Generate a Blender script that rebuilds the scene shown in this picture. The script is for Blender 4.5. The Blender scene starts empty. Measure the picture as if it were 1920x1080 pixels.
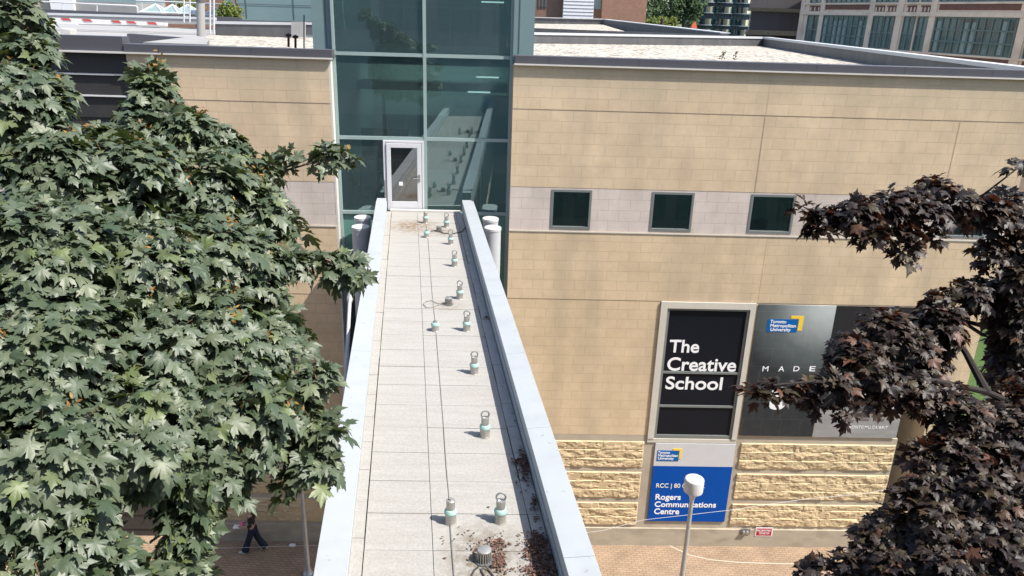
import bpy, bmesh, math, random
import numpy as np
from mathutils import Vector, Matrix, noise

random.seed(7); rng = np.random.default_rng(11)
sc = bpy.context.scene
col = sc.collection
GZ = 16.7                      # camera height over the street; rel z + GZ = world z

# ------------------------------------------------------------------ camera frame (surveyed from the photograph)
F = 1420.0
_pit = math.atan(514 / F); _rol = math.radians(1.78); _yaw = math.radians(1.73)
FW = np.array([math.sin(_yaw) * math.cos(_pit), math.cos(_yaw) * math.cos(_pit), -math.sin(_pit)])
_r0 = np.array([math.cos(_yaw), -math.sin(_yaw), 0.]); _u0 = np.cross(_r0, FW)
RT = math.cos(_rol) * _r0 + math.sin(_rol) * _u0
UP = -math.sin(_rol) * _r0 + math.cos(_rol) * _u0
CAM = np.array([0, 0, GZ])
def ray(px, py): return FW + RT * (px - 960) / F - UP * (py - 540) / F
def atZ(px, py, z):            # z relative to the camera
    d = ray(px, py); return Vector(CAM + d * z / d[2])
def atY(px, py, y):
    d = ray(px, py); return Vector(CAM + d * y / d[1])
def atD(px, py, zc): return CAM + ray(px, py) * zc
def atU(px, py, u):            # plane running beside the skewed bridge: X + 0.109 Y = u
    d = ray(px, py); t = u / (d[0] + 0.109 * d[1]); return Vector(CAM + d * t)

# ------------------------------------------------------------------ materials
def mk(name):
    m = bpy.data.materials.new(name); m.use_nodes = True
    nt = m.node_tree; return m, nt, nt.nodes['Principled BSDF'], nt.nodes, nt.links
def mat(name, c, rough=.6, metal=0., var=.12, nscale=3., bump=0., bscale=40., stretch=None, spec=.5, stain=None, stain_scale=.6, specks=0.):
    m, nt, b, N, L = mk(name)
    b.inputs['Roughness'].default_value = rough; b.inputs['Metallic'].default_value = metal
    b.inputs['Specular IOR Level'].default_value = spec
    tc = N.new('ShaderNodeTexCoord'); v = tc.outputs['Object']
    mp = N.new('ShaderNodeMapping'); L.new(v, mp.inputs['Vector'])
    if stretch: mp.inputs['Scale'].default_value = stretch
    n = N.new('ShaderNodeTexNoise'); n.inputs['Scale'].default_value = nscale; n.inputs['Detail'].default_value = 6; n.inputs['Roughness'].default_value = .65
    L.new(mp.outputs[0], n.inputs['Vector'])
    r = N.new('ShaderNodeValToRGB')
    r.color_ramp.elements[0].position = .25; r.color_ramp.elements[1].position = .75
    r.color_ramp.elements[0].color = [x * (1 - var) for x in c] + [1]
    r.color_ramp.elements[1].color = [min(1, x * (1 + var)) for x in c] + [1]
    L.new(n.outputs['Fac'], r.inputs['Fac'])
    out = r.outputs['Color']
    if stain:
        n2 = N.new('ShaderNodeTexNoise'); n2.inputs['Scale'].default_value = stain_scale; n2.inputs['Detail'].default_value = 8
        L.new(mp.outputs[0], n2.inputs['Vector'])
        r2 = N.new('ShaderNodeValToRGB'); r2.color_ramp.elements[0].position = .5; r2.color_ramp.elements[1].position = .72
        r2.color_ramp.elements[0].color = (0, 0, 0, 1); r2.color_ramp.elements[1].color = (.55, .55, .55, 1)
        L.new(n2.outputs['Fac'], r2.inputs['Fac'])
        mx = N.new('ShaderNodeMixRGB'); mx.inputs['Color2'].default_value = list(stain) + [1]
        L.new(r2.outputs['Color'], mx.inputs['Fac']); L.new(out, mx.inputs['Color1']); out = mx.outputs['Color']
    if specks:
        n5 = N.new('ShaderNodeTexNoise'); n5.inputs['Scale'].default_value = 11; n5.inputs['Detail'].default_value = 3; L.new(v, n5.inputs['Vector'])
        r5 = N.new('ShaderNodeValToRGB'); r5.color_ramp.elements[0].position = .66; r5.color_ramp.elements[1].position = .74
        r5.color_ramp.elements[0].color = (0, 0, 0, 1); r5.color_ramp.elements[1].color = (specks,) * 3 + (1,); L.new(n5.outputs['Fac'], r5.inputs['Fac'])
        q5 = N.new('ShaderNodeMixRGB'); L.new(r5.outputs['Color'], q5.inputs['Fac']); L.new(out, q5.inputs['Color1']); q5.inputs['Color2'].default_value = (.16, .155, .15, 1); out = q5.outputs['Color']
    L.new(out, b.inputs['Base Color'])
    if bump:
        n3 = N.new('ShaderNodeTexNoise'); n3.inputs['Scale'].default_value = bscale; n3.inputs['Detail'].default_value = 4
        L.new(v, n3.inputs['Vector'])
        bp = N.new('ShaderNodeBump'); bp.inputs['Strength'].default_value = bump; bp.inputs['Distance'].default_value = .02
        L.new(n3.outputs['Fac'], bp.inputs['Height']); L.new(bp.outputs['Normal'], b.inputs['Normal'])
    return m
def blocks(name, c1, c2, mortar, w, h, zoff=0., xoff=0., ms=.006, ang=0., plane='xz', rough=.85, bump=.4, stain=None, var=.08, msm=.1, offset=.5, top=None):
    """coursed masonry or paving from a brick texture laid in metres"""
    m, nt, b, N, L = mk(name); b.inputs['Roughness'].default_value = rough; b.inputs['Specular IOR Level'].default_value = .25
    tc = N.new('ShaderNodeTexCoord'); sp = N.new('ShaderNodeSeparateXYZ'); L.new(tc.outputs['Object'], sp.inputs[0])
    cb = N.new('ShaderNodeCombineXYZ')
    L.new(sp.outputs[0 if plane[0] == 'x' else 1], cb.inputs[0]); L.new(sp.outputs[2 if plane[1] == 'z' else 1], cb.inputs[1])
    mp = N.new('ShaderNodeMapping'); L.new(cb.outputs[0], mp.inputs['Vector'])
    mp.inputs['Location'].default_value = (xoff, zoff, 0); mp.inputs['Rotation'].default_value = (0, 0, ang)
    bt = N.new('ShaderNodeTexBrick'); L.new(mp.outputs[0], bt.inputs['Vector'])
    bt.inputs['Scale'].default_value = 1; bt.inputs['Brick Width'].default_value = w; bt.inputs['Row Height'].default_value = h
    bt.inputs['Mortar Size'].default_value = ms; bt.inputs['Mortar Smooth'].default_value = msm
    bt.inputs['Color1'].default_value = list(c1) + [1]; bt.inputs['Color2'].default_value = list(c2) + [1]; bt.inputs['Mortar'].default_value = list(mortar) + [1]
    bt.offset = offset
    n = N.new('ShaderNodeTexNoise'); n.inputs['Scale'].default_value = 1.3; n.inputs['Detail'].default_value = 9; n.inputs['Roughness'].default_value = .7
    L.new(tc.outputs['Object'], n.inputs['Vector'])
    r = N.new('ShaderNodeValToRGB'); r.color_ramp.elements[0].position = .3; r.color_ramp.elements[1].position = .7
    r.color_ramp.elements[0].color = (1 - 2 * var,) * 3 + (1,); r.color_ramp.elements[1].color = (1 + var,) * 3 + (1,)
    L.new(n.outputs['Fac'], r.inputs['Fac'])
    mx = N.new('ShaderNodeMixRGB'); mx.blend_type = 'MULTIPLY'; mx.inputs['Fac'].default_value = 1
    L.new(bt.outputs['Color'], mx.inputs['Color1']); L.new(r.outputs['Color'], mx.inputs['Color2']); out = mx.outputs['Color']
    if stain:
        mp2 = N.new('ShaderNodeMapping'); mp2.inputs['Scale'].default_value = (1.1, 1.1, .16); L.new(tc.outputs['Object'], mp2.inputs['Vector'])
        n2 = N.new('ShaderNodeTexNoise'); n2.inputs['Scale'].default_value = 1.; n2.inputs['Detail'].default_value = 7; L.new(mp2.outputs[0], n2.inputs['Vector'])
        r2 = N.new('ShaderNodeValToRGB'); r2.color_ramp.elements[0].position = .48; r2.color_ramp.elements[1].position = .75
        r2.color_ramp.elements[0].color = (0, 0, 0, 1); r2.color_ramp.elements[1].color = (.5, .5, .5, 1)
        L.new(n2.outputs['Fac'], r2.inputs['Fac'])
        m2 = N.new('ShaderNodeMixRGB'); L.new(r2.outputs['Color'], m2.inputs['Fac']); L.new(out, m2.inputs['Color1']); m2.inputs['Color2'].default_value = list(stain) + [1]
        out = m2.outputs['Color']
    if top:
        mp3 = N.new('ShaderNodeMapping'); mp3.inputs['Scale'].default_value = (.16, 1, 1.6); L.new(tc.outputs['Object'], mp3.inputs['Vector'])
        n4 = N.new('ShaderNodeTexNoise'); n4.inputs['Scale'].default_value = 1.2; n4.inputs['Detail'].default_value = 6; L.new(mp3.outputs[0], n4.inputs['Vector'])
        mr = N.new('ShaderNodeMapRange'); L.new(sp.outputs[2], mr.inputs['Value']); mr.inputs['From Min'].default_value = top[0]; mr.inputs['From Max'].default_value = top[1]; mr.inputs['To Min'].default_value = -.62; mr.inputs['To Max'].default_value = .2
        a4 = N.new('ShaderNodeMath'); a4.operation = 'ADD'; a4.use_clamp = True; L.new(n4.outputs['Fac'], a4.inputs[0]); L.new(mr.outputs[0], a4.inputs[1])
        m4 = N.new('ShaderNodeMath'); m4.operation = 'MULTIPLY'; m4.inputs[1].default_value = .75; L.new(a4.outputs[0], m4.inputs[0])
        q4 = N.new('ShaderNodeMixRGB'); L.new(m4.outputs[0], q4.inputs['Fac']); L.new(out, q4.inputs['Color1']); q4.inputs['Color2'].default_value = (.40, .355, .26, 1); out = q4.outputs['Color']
    L.new(out, b.inputs['Base Color'])
    n3 = N.new('ShaderNodeTexNoise'); n3.inputs['Scale'].default_value = 60; n3.inputs['Detail'].default_value = 3; L.new(tc.outputs['Object'], n3.inputs['Vector'])
    ad = N.new('ShaderNodeMath'); ad.operation = 'MULTIPLY_ADD'; ad.inputs[1].default_value = -1.5
    L.new(bt.outputs['Fac'], ad.inputs[0]); L.new(n3.outputs['Fac'], ad.inputs[2])
    bp = N.new('ShaderNodeBump'); bp.inputs['Strength'].default_value = bump; bp.inputs['Distance'].default_value = .01
    L.new(ad.outputs[0], bp.inputs['Height']); L.new(bp.outputs['Normal'], b.inputs['Normal'])
    return m
def glass(name, tint, refl=.16, refl_col=(.75, .9, .88), rough=0., film=0.):
    m, nt, b, N, L = mk(name); N.remove(b)
    t = N.new('ShaderNodeBsdfTransparent'); t.inputs['Color'].default_value = list(tint) + [1]
    g = N.new('ShaderNodeBsdfGlossy'); g.inputs['Color'].default_value = list(refl_col) + [1]; g.inputs['Roughness'].default_value = rough
    # slight waviness of real panes
    tc = N.new('ShaderNodeTexCoord'); n = N.new('ShaderNodeTexNoise'); n.inputs['Scale'].default_value = .8; n.inputs['Detail'].default_value = 1
    L.new(tc.outputs['Object'], n.inputs['Vector']); bp = N.new('ShaderNodeBump'); bp.inputs['Strength'].default_value = .06; bp.inputs['Distance'].default_value = .02
    L.new(n.outputs['Fac'], bp.inputs['Height']); L.new(bp.outputs['Normal'], g.inputs['Normal'])
    lw = N.new('ShaderNodeLayerWeight'); lw.inputs['Blend'].default_value = .3
    mr = N.new('ShaderNodeMapRange'); L.new(lw.outputs['Fresnel'], mr.inputs['Value'])
    mr.inputs['To Min'].default_value = refl; mr.inputs['To Max'].default_value = 1.
    mx = N.new('ShaderNodeMixShader'); L.new(mr.outputs[0], mx.inputs['Fac']); L.new(t.outputs[0], mx.inputs[1]); L.new(g.outputs[0], mx.inputs[2])
    if film:
        df = N.new('ShaderNodeBsdfDiffuse'); df.inputs['Color'].default_value = (.42, .60, .62, 1)
        m2 = N.new('ShaderNodeMixShader'); m2.inputs['Fac'].default_value = film; L.new(mx.outputs[0], m2.inputs[1]); L.new(df.outputs[0], m2.inputs[2]); mx = m2
    L.new(mx.outputs[0], N['Material Output'].inputs['Surface'])
    return m
def leafmat(name, cols, trans, rough=.42, spec=.6, tw=.3):
    m, nt, b, N, L = mk(name)
    ge = N.new('ShaderNodeNewGeometry')
    r = N.new('ShaderNodeValToRGB'); cr = r.color_ramp
    for i, (p, c) in enumerate(cols):
        e = cr.elements[i] if i < 2 else cr.elements.new(p)
        e.position = p; e.color = list(c) + [1]
    L.new(ge.outputs['Random Per Island'], r.inputs['Fac'])
    L.new(r.outputs['Color'], b.inputs['Base Color']); b.inputs['Roughness'].default_value = rough; b.inputs['Specular IOR Level'].default_value = spec
    tc = N.new('ShaderNodeTexCoord'); n = N.new('ShaderNodeTexNoise'); n.inputs['Scale'].default_value = 38; n.inputs['Detail'].default_value = 2
    L.new(tc.outputs['Object'], n.inputs['Vector']); bp = N.new('ShaderNodeBump'); bp.inputs['Strength'].default_value = .2; bp.inputs['Distance'].default_value = .01
    L.new(n.outputs['Fac'], bp.inputs['Height']); L.new(bp.outputs['Normal'], b.inputs['Normal'])
    t = N.new('ShaderNodeBsdfTranslucent'); t.inputs['Color'].default_value = list(trans) + [1]
    mx = N.new('ShaderNodeMixShader'); mx.inputs['Fac'].default_value = tw
    L.new(b.outputs[0], mx.inputs[1]); L.new(t.outputs[0], mx.inputs[2]); L.new(mx.outputs[0], N['Material Output'].inputs['Surface'])
    return m
def emit(name, c, s):
    m, nt, b, N, L = mk(name); b.inputs['Emission Color'].default_value = list(c) + [1]; b.inputs['Emission Strength'].default_value = s; return m

MORT = (.45, .35, .25)
WS = dict(stain=(.36, .30, .215))
M = dict(
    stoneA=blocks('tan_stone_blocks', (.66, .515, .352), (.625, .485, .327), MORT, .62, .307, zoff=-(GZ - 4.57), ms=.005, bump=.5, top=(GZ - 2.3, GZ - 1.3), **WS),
    stoneB=blocks('tan_stone_blocks_middle', (.66, .515, .35), (.625, .485, .325), MORT, .62, .300, zoff=-(GZ - 7.92), ms=.005, bump=.5, **WS),
    stoneC=blocks('tan_stone_blocks_low', (.655, .51, .342), (.62, .48, .317), MORT, .62, .3055, zoff=-(GZ - 12.5), xoff=.2, ms=.005, bump=.5, **WS),
    band=blocks('pale_stone_blocks', (.63, .55, .50), (.595, .52, .47), (.43, .365, .31), .62, .3125, zoff=-(GZ - 5.82), xoff=.1, ms=.005, bump=.5, stain=(.36, .31, .25)),
    pale=mat('smooth_pale_concrete', (.43, .37, .29), .85, var=.1, nscale=2.5, bump=.15, stain=(.3, .25, .19), stain_scale=1.2),
    base=mat('stained_base_concrete', (.40, .345, .265), .9, var=.16, nscale=1.5, bump=.2, stain=(.2, .17, .13), stain_scale=1.1, stretch=(1, 1, 2.)),
    rough=mat('split_face_stone', (.58, .45, .275), .9, var=.16, nscale=4, bump=.5, bscale=25),
    rim=mat('window_surround_concrete', (.55, .52, .45), .8, var=.06),
    jointtan=mat('tan_joint_sealant', (.44, .345, .24), .8),
    fascia=mat('grey_metal_fascia', (.082, .082, .095), .5, var=.08, nscale=2, spec=.4),
    inner=mat('weathered_metal_parapet', (.085, .085, .09), .55, var=.25, nscale=1.2, stretch=(1, 1, .25), stain=(.15, .148, .146), stain_scale=1.5),
    coping=mat('white_metal_coping', (.50, .51, .52), .5, var=.04),
    drip=mat('pale_drip_edge', (.58, .56, .52), .55, var=.05),
    gravel=None, teal=mat('teal_metal_panel', (.17, .245, .25), .4, var=.05, nscale=1.2, spec=.5),
    tealdark=mat('teal_panel_joint', (.07, .1, .105), .5),
    spandrel=mat('teal_spandrel_glass', (.12, .25, .215), .15, var=.04, spec=.7),
    mull=mat('grey_green_mullion', (.28, .36, .35), .4, var=.05, spec=.5),
    glass=glass('teal_curtain_glass', (.52, .70, .715), .17, (.74, .88, .88), film=.055),
    doorglass=glass('grey_door_glass', (.42, .45, .45), .19, (.9, .9, .9)),
    winglass=glass('dark_window_glass', (.26, .40, .39), .07, (.7, .85, .85)),
    white=mat('white_door_paint', (.62, .62, .64), .4, var=.03),
    deck=None, bridge_metal=mat('white_parapet_metal', (.355, .38, .40), .5, var=.06, nscale=1.2, spec=.4, stain=(.30, .325, .34), stain_scale=2.5, specks=.45, bump=.06, bscale=3),
    bridge_in=mat('grey_parapet_lining', (.36, .385, .40), .5, var=.07, nscale=2, stain=(.29, .31, .315)),
    flash=mat('membrane_strip', (.37, .36, .345), .75, var=.12, nscale=5, stain=(.26, .23, .19), stain_scale=3, bump=.15, bscale=30),
    seam=mat('dark_joint_dirt', (.10, .09, .08), .95, var=.4, nscale=18),
    steel=mat('galvanised_steel', (.40, .39, .365), .38, .55, var=.22, nscale=14),
    steelring=mat('grey_ring_steel', (.34, .34, .33), .4, .6, var=.2, nscale=14),
    collar=mat('mint_sealant_collar', (.33, .52, .47), .6, var=.12, nscale=18),
    wire=mat('dark_cable', (.045, .042, .04), .6), wiregrey=mat('grey_steel_cable', (.30, .28, .25), .5, .3),
    colw=mat('white_column_paint', (.42, .43, .46), .45, var=.04),
    black=mat('black_window_film', (.007, .009, .015), .4, var=.05, spec=.2),
    ink=mat('white_lettering', (.85, .85, .87), .5, var=.02), blue=mat('blue_sign_vinyl', (.002, .068, .35), .6, var=.04, spec=.12),
    logo=mat('blue_logo_vinyl', (.004, .11, .36), .6, var=.04, spec=.15), yellow=mat('yellow_vinyl', (.85, .58, .05), .5),
    signgrey=mat('light_grey_sign_panel', (.56, .56, .58), .5, var=.03), red=mat('red_sign_enamel', (.42, .012, .03), .45),
    plaque=mat('grey_plaque_metal', (.17, .17, .165), .5, .3, var=.3, nscale=8),
    metaldark=mat('dark_grey_frame', (.09, .095, .095), .45, var=.06), framegrey=mat('grey_aluminium_frame', (.20, .22, .215), .45, .2, var=.06),
    louver=mat('charcoal_louvre', (.030, .028, .028), .5, var=.15), linew=mat('pale_louvre_line', (.6, .6, .6), .5),
    interior=mat('interior_paint', (.62, .74, .70), .8, var=.06), interdark=mat('interior_dark', (.20, .28, .285), .7, var=.15),
    interfloor=mat('interior_carpet', (.32, .42, .41), .9), chair=mat('black_chair_plastic', (.015, .015, .017), .5),
    table=mat('pale_laminate', (.55, .6, .58), .4), paper=mat('paper', (.75, .76, .74), .8),
    lampwhite=mat('white_lamp_enamel', (.55, .55, .545), .35, var=.03), pole=mat('galvanised_pole', (.42, .43, .43), .45, .4, var=.15, nscale=6),
    bark=mat('grey_brown_bark', (.075, .06, .05), .95, var=.35, nscale=14, bump=.6, bscale=30),
    twig=mat('reddish_twig', (.16, .09, .045), .8), barkdark=mat('dark_bark', (.03, .024, .022), .95, var=.3, nscale=14),
    street=blocks('tan_brick_paving', (.335, .235, .155), (.285, .20, .135), (.18, .135, .098), .21, .105, ang=.06, plane='xy', ms=.012, bump=.3, var=.14, msm=.3, stain=(.34, .25, .175)),
    chalk=mat('white_paint_line', (.47, .41, .33), .9, var=.2, nscale=10),
    lawn=mat('grass_green', (.045, .085, .018), .95, var=.4, nscale=6, bump=.5), asphalt=mat('asphalt', (.05, .05, .05), .95, var=.2),
    skin=mat('skin', (.42, .25, .18), .6), hair=mat('dark_hair', (.012, .01, .009), .6), navy=mat('navy_trousers', (.008, .013, .032), .85, var=.2, nscale=8),
    pink=mat('pink_knit', (.62, .17, .27), .85, var=.15, nscale=20), shoe=mat('pale_shoes', (.55, .53, .48), .7), top=mat('black_top', (.015, .015, .018), .85),
    brown=mat('dark_brown_cladding', (.085, .074, .080), .6, var=.15, nscale=1, stretch=(3, 3, .1)), soffit=mat('tan_soffit', (.72, .62, .48), .8, var=.2, nscale=3),
    brick=blocks('red_brick', (.36, .19, .125), (.31, .16, .105), (.30, .22, .17), .5, .16, bump=.1, ms=.02), brickbrown=blocks('brown_brick', (.26, .155, .115), (.22, .13, .1), (.2, .14, .1), .5, .16, bump=.1, ms=.02),  # second brick is browner and darker
    siding=mat('white_siding', (.8, .8, .8), .7, var=.05), limestone=mat('buff_limestone', (.84, .67, .53), .85, var=.1, nscale=1.6, stain=(.36, .29, .24)),
    redband=mat('dark_red_brickwork', (.19, .095, .075), .9, var=.3, nscale=5), indframe=mat('green_steel_window', (.13, .19, .18), .5),
    condo=mat('condo_slab', (.20, .26, .28), .6), condoglass=glass('condo_glass', (.35, .5, .55), .12, (.8, .95, 1.)),
    citydark=mat('dark_facade_panels', (.34, .37, .37), .7, var=.25, nscale=.6), roofgrey=mat('grey_roof_membrane', (.30, .295, .29), .85, var=.1, nscale=1),
    tarp=mat('white_barrier', (.72, .70, .68), .6), barrier_red=mat('red_stripe', (.5, .07, .06), .6), orange=mat('orange_sheet', (.75, .16, .06), .7),
    skyglass=mat('skylight_glass', (.22, .30, .30), .15), hill=mat('far_greenery', (.05, .075, .045), .9, var=.3, nscale=.2),
)
def deckmat():
    m, nt, b, N, L = mk('pale_concrete_roof_slabs'); b.inputs['Roughness'].default_value = .9; b.inputs['Specular IOR Level'].default_value = .2
    tc = N.new('ShaderNodeTexCoord')
    def nz(scale, st, det=8):
        mp = N.new('ShaderNodeMapping'); mp.inputs['Scale'].default_value = st; L.new(tc.outputs['Object'], mp.inputs['Vector'])
        n = N.new('ShaderNodeTexNoise'); n.inputs['Scale'].default_value = scale; n.inputs['Detail'].default_value = det; n.inputs['Roughness'].default_value = .7
        L.new(mp.outputs[0], n.inputs['Vector']); return n.outputs['Fac']
    def ramp(f, p0, c0, p1, c1):
        r = N.new('ShaderNodeValToRGB'); r.color_ramp.elements[0].position = p0; r.color_ramp.elements[1].position = p1
        r.color_ramp.elements[0].color = list(c0) + [1]; r.color_ramp.elements[1].color = list(c1) + [1]; L.new(f, r.inputs['Fac']); return r.outputs['Color']
    base = ramp(nz(1.4, (.7, 7, 1)), .3, (.302, .289, .268), .72, (.355, .345, .326))     # brushed streaks along X
    fine = ramp(nz(34, (1, 1, 1), 4), .35, (.88, .88, .88), .65, (1.08, 1.08, 1.08))
    mx = N.new('ShaderNodeMixRGB'); mx.blend_type = 'MULTIPLY'; mx.inputs['Fac'].default_value = 1; L.new(base, mx.inputs['Color1']); L.new(fine, mx.inputs['Color2'])
    out = mx.outputs['Color']
    def patch(cx, cy, rx, ry, colr, amt):        # dirt with a place and shape of its own (round drains, at the door)
        nonlocal out
        mp = N.new('ShaderNodeMapping'); mp.vector_type = 'TEXTURE'; mp.inputs['Location'].default_value = (cx, cy, 0); mp.inputs['Scale'].default_value = (rx, ry, 99)
        L.new(tc.outputs['Object'], mp.inputs['Vector'])
        g = N.new('ShaderNodeTexGradient'); g.gradient_type = 'SPHERICAL'; L.new(mp.outputs[0], g.inputs['Vector'])
        ml = N.new('ShaderNodeMath'); ml.operation = 'MULTIPLY'; L.new(g.outputs['Fac'], ml.inputs[0]); L.new(ramp(nz(9, (1, 1, 1), 8), .38, (0, 0, 0), .62, (1, 1, 1)), ml.inputs[1])
        m2 = N.new('ShaderNodeMath'); m2.operation = 'MULTIPLY'; m2.inputs[1].default_value = amt; m2.use_clamp = True; L.new(ml.outputs[0], m2.inputs[0])
        q = N.new('ShaderNodeMixRGB'); L.new(m2.outputs[0], q.inputs['Fac']); L.new(out, q.inputs['Color1']); q.inputs['Color2'].default_value = list(colr) + [1]; out = q.outputs['Color']
    patch(-2.1, 19.6, .8, .9, (.20, .14, .09), 1.6)
    patch(-1.3, 19.1, .5, .45, (.17, .12, .08), 1.3)
    patch(0.0, 6.5, .55, .75, (.15, .125, .09), 1.7)
    patch(-.82, 13.8, .45, .4, (.22, .185, .145), 1.)
    L.new(out, b.inputs['Base Color'])
    bp = N.new('ShaderNodeBump'); bp.inputs['Strength'].default_value = .12; bp.inputs['Distance'].default_value = .01; L.new(nz(60, (1, 1, 1), 3), bp.inputs['Height']); L.new(bp.outputs[0], b.inputs['Normal'])
    return m
M['deck'] = deckmat()
def gravelmat():
    m, nt, b, N, L = mk('pea_gravel'); b.inputs['Roughness'].default_value = .95
    tc = N.new('ShaderNodeTexCoord'); mp = N.new('ShaderNodeMapping'); mp.inputs['Scale'].default_value = (1, .35, 1); L.new(tc.outputs['Object'], mp.inputs['Vector'])
    v = N.new('ShaderNodeTexVoronoi'); v.inputs['Scale'].default_value = 7; L.new(mp.outputs[0], v.inputs['Vector'])
    n = N.new('ShaderNodeTexNoise'); n.inputs['Scale'].default_value = 5; n.inputs['Detail'].default_value = 9; n.inputs['Roughness'].default_value = .8; L.new(mp.outputs[0], n.inputs['Vector'])
    r = N.new('ShaderNodeValToRGB'); r.color_ramp.elements[0].position = .3; r.color_ramp.elements[1].position = .62
    r.color_ramp.elements[0].color = (.20, .16, .12, 1); r.color_ramp.elements[1].color = (.46, .41, .335, 1); L.new(n.outputs['Fac'], r.inputs['Fac'])
    mx = N.new('ShaderNodeMixRGB'); mx.blend_type = 'OVERLAY'; mx.inputs['Fac'].default_value = .45; L.new(r.outputs['Color'], mx.inputs['Color1']); bw = N.new('ShaderNodeSeparateXYZ'); L.new(v.outputs['Color'], bw.inputs[0]); L.new(bw.outputs[0], mx.inputs['Color2'])
    hs = N.new('ShaderNodeHueSaturation'); hs.inputs['Saturation'].default_value = .8; L.new(mx.outputs['Color'], hs.inputs['Color']); L.new(hs.outputs['Color'], b.inputs['Base Color'])
    bp = N.new('ShaderNodeBump'); bp.inputs['Strength'].default_value = .8; bp.inputs['Distance'].default_value = .04; L.new(v.outputs['Distance'], bp.inputs['Height']); L.new(bp.outputs[0], b.inputs['Normal'])
    return m
M['gravel'] = gravelmat()

# ------------------------------------------------------------------ mesh helpers
class MB:
    def __init__(s): s.v = []; s.f = []; s.sm = []
    def add(s, vs, fs, smooth=False):
        o = len(s.v); s.v += [tuple(p) for p in vs]; s.f += [tuple(i + o for i in f) for f in fs]; s.sm += [smooth] * len(fs); return s
    def box(s, x0, x1, y0, y1, z0, z1):
        return s.hexa([(x0, y0, z0), (x1, y0, z0), (x1, y1, z0), (x0, y1, z0)], [(x0, y0, z1), (x1, y0, z1), (x1, y1, z1), (x0, y1, z1)])
    def hexa(s, b, t):
        return s.add(list(b) + list(t), [(3, 2, 1, 0), (4, 5, 6, 7), (0, 1, 5, 4), (1, 2, 6, 5), (2, 3, 7, 6), (3, 0, 4, 7)])
    def sbox(s, u0, u1, y0, y1, z0, z1):        # box in the skewed bridge frame
        k = .109
        P = lambda u, y, z: (u - k * y, y, z)
        return s.hexa([P(u0, y0, z0), P(u1, y0, z0), P(u1, y1, z0), P(u0, y1, z0)], [P(u0, y0, z1), P(u1, y0, z1), P(u1, y1, z1), P(u0, y1, z1)])
    def prism(s, pts, z0, z1):
        n = len(pts); b = [(x, y, z0) for x, y in pts]; t = [(x, y, z1) for x, y in pts]
        return s.add(b + t, [tuple(range(n - 1, -1, -1)), tuple(range(n, 2 * n))] + [(i, (i + 1) % n, n + (i + 1) % n, n + i) for i in range(n)])
    def wall(s, a, b, th, z0, z1):              # upright slab from point a to b (xy), thickness th to its left
        a = Vector(a[:2]); b = Vector(b[:2]); d = (b - a).normalized(); n = Vector((-d.y, d.x)) * th
        return s.prism([tuple(a), tuple(b), tuple(b + n), tuple(a + n)], z0, z1)
    def tube(s, path, r, seg=8, cap=True):
        path = [Vector(p) for p in path]; rs = r if isinstance(r, (list, tuple)) else [r] * len(path)
        vs = []; fs = []; ref = None
        for i, p in enumerate(path):
            d = (path[min(i + 1, len(path) - 1)] - path[max(i - 1, 0)]).normalized()
            if ref is None: ref = d.orthogonal().normalized()
            ref = (ref - d * ref.dot(d)); ref = ref.normalized() if ref.length > 1e-6 else d.orthogonal().normalized()
            q = d.cross(ref)
            for k in range(seg):
                a = 2 * math.pi * k / seg; vs.append(p + (ref * math.cos(a) + q * math.sin(a)) * rs[i])
        for i in range(len(path) - 1):
            for k in range(seg):
                a = i * seg + k; b = i * seg + (k + 1) % seg; fs.append((a, b, b + seg, a + seg))
        s.add(vs, fs, True)
        if cap:
            n = len(path); o = len(s.v) - len(vs)
            s.f += [tuple(o + k for k in range(seg - 1, -1, -1)), tuple(o + (n - 1) * seg + k for k in range(seg))]; s.sm += [False, False]
        return s
    def lathe(s, c, prof, seg=20):              # prof: (r, z) list
        vs = []; fs = []
        for r, z in prof:
            for k in range(seg):
                a = 2 * math.pi * k / seg; vs.append((c[0] + r * math.cos(a), c[1] + r * math.sin(a), c[2] + z))
        for i in range(len(prof) - 1):
            for k in range(seg):
                a = i * seg + k; b = i * seg + (k + 1) % seg; fs.append((a, b, b + seg, a + seg))
        s.add(vs, fs, True)
        o = len(s.v) - len(vs); n = len(prof)
        s.f += [tuple(o + k for k in range(seg - 1, -1, -1)), tuple(o + (n - 1) * seg + k for k in range(seg))]; s.sm += [False, False]
        return s
    def build(s, name, m, parent=None, bevel=0., loc=None):
        me = bpy.data.meshes.new(name); me.from_pydata(s.v, [], s.f); me.update()
        me.polygons.foreach_set('use_smooth', s.sm)
        if any(s.sm): me.set_sharp_from_angle(angle=math.radians(38))
        o = bpy.data.objects.new(name, me); col.objects.link(o); me.materials.append(m)
        if parent: o.parent = parent
        if loc: o.location = loc
        if bevel:
            bv = o.modifiers.new('bevel', 'BEVEL'); bv.width = bevel; bv.segments = 2; bv.limit_method = 'ANGLE'; bv.angle_limit = math.radians(40)
        return o
def tag(o, label, cat=None, group=None):
    o['label'] = label
    if cat: o['category'] = cat
    if group: o['group'] = group
    return o
def thing(name, label, cat, group=None, loc=(0, 0, 0)):
    o = bpy.data.objects.new(name, None); col.objects.link(o); o.location = loc; return tag(o, label, cat, group)
def struct(o, kind='structure'): o['kind'] = kind; return o
def copy_tree(o, parent=None):
    c = o.copy(); col.objects.link(c)
    if parent: c.parent = parent
    for ch in list(o.children): copy_tree(ch, c)
    return c
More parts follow.
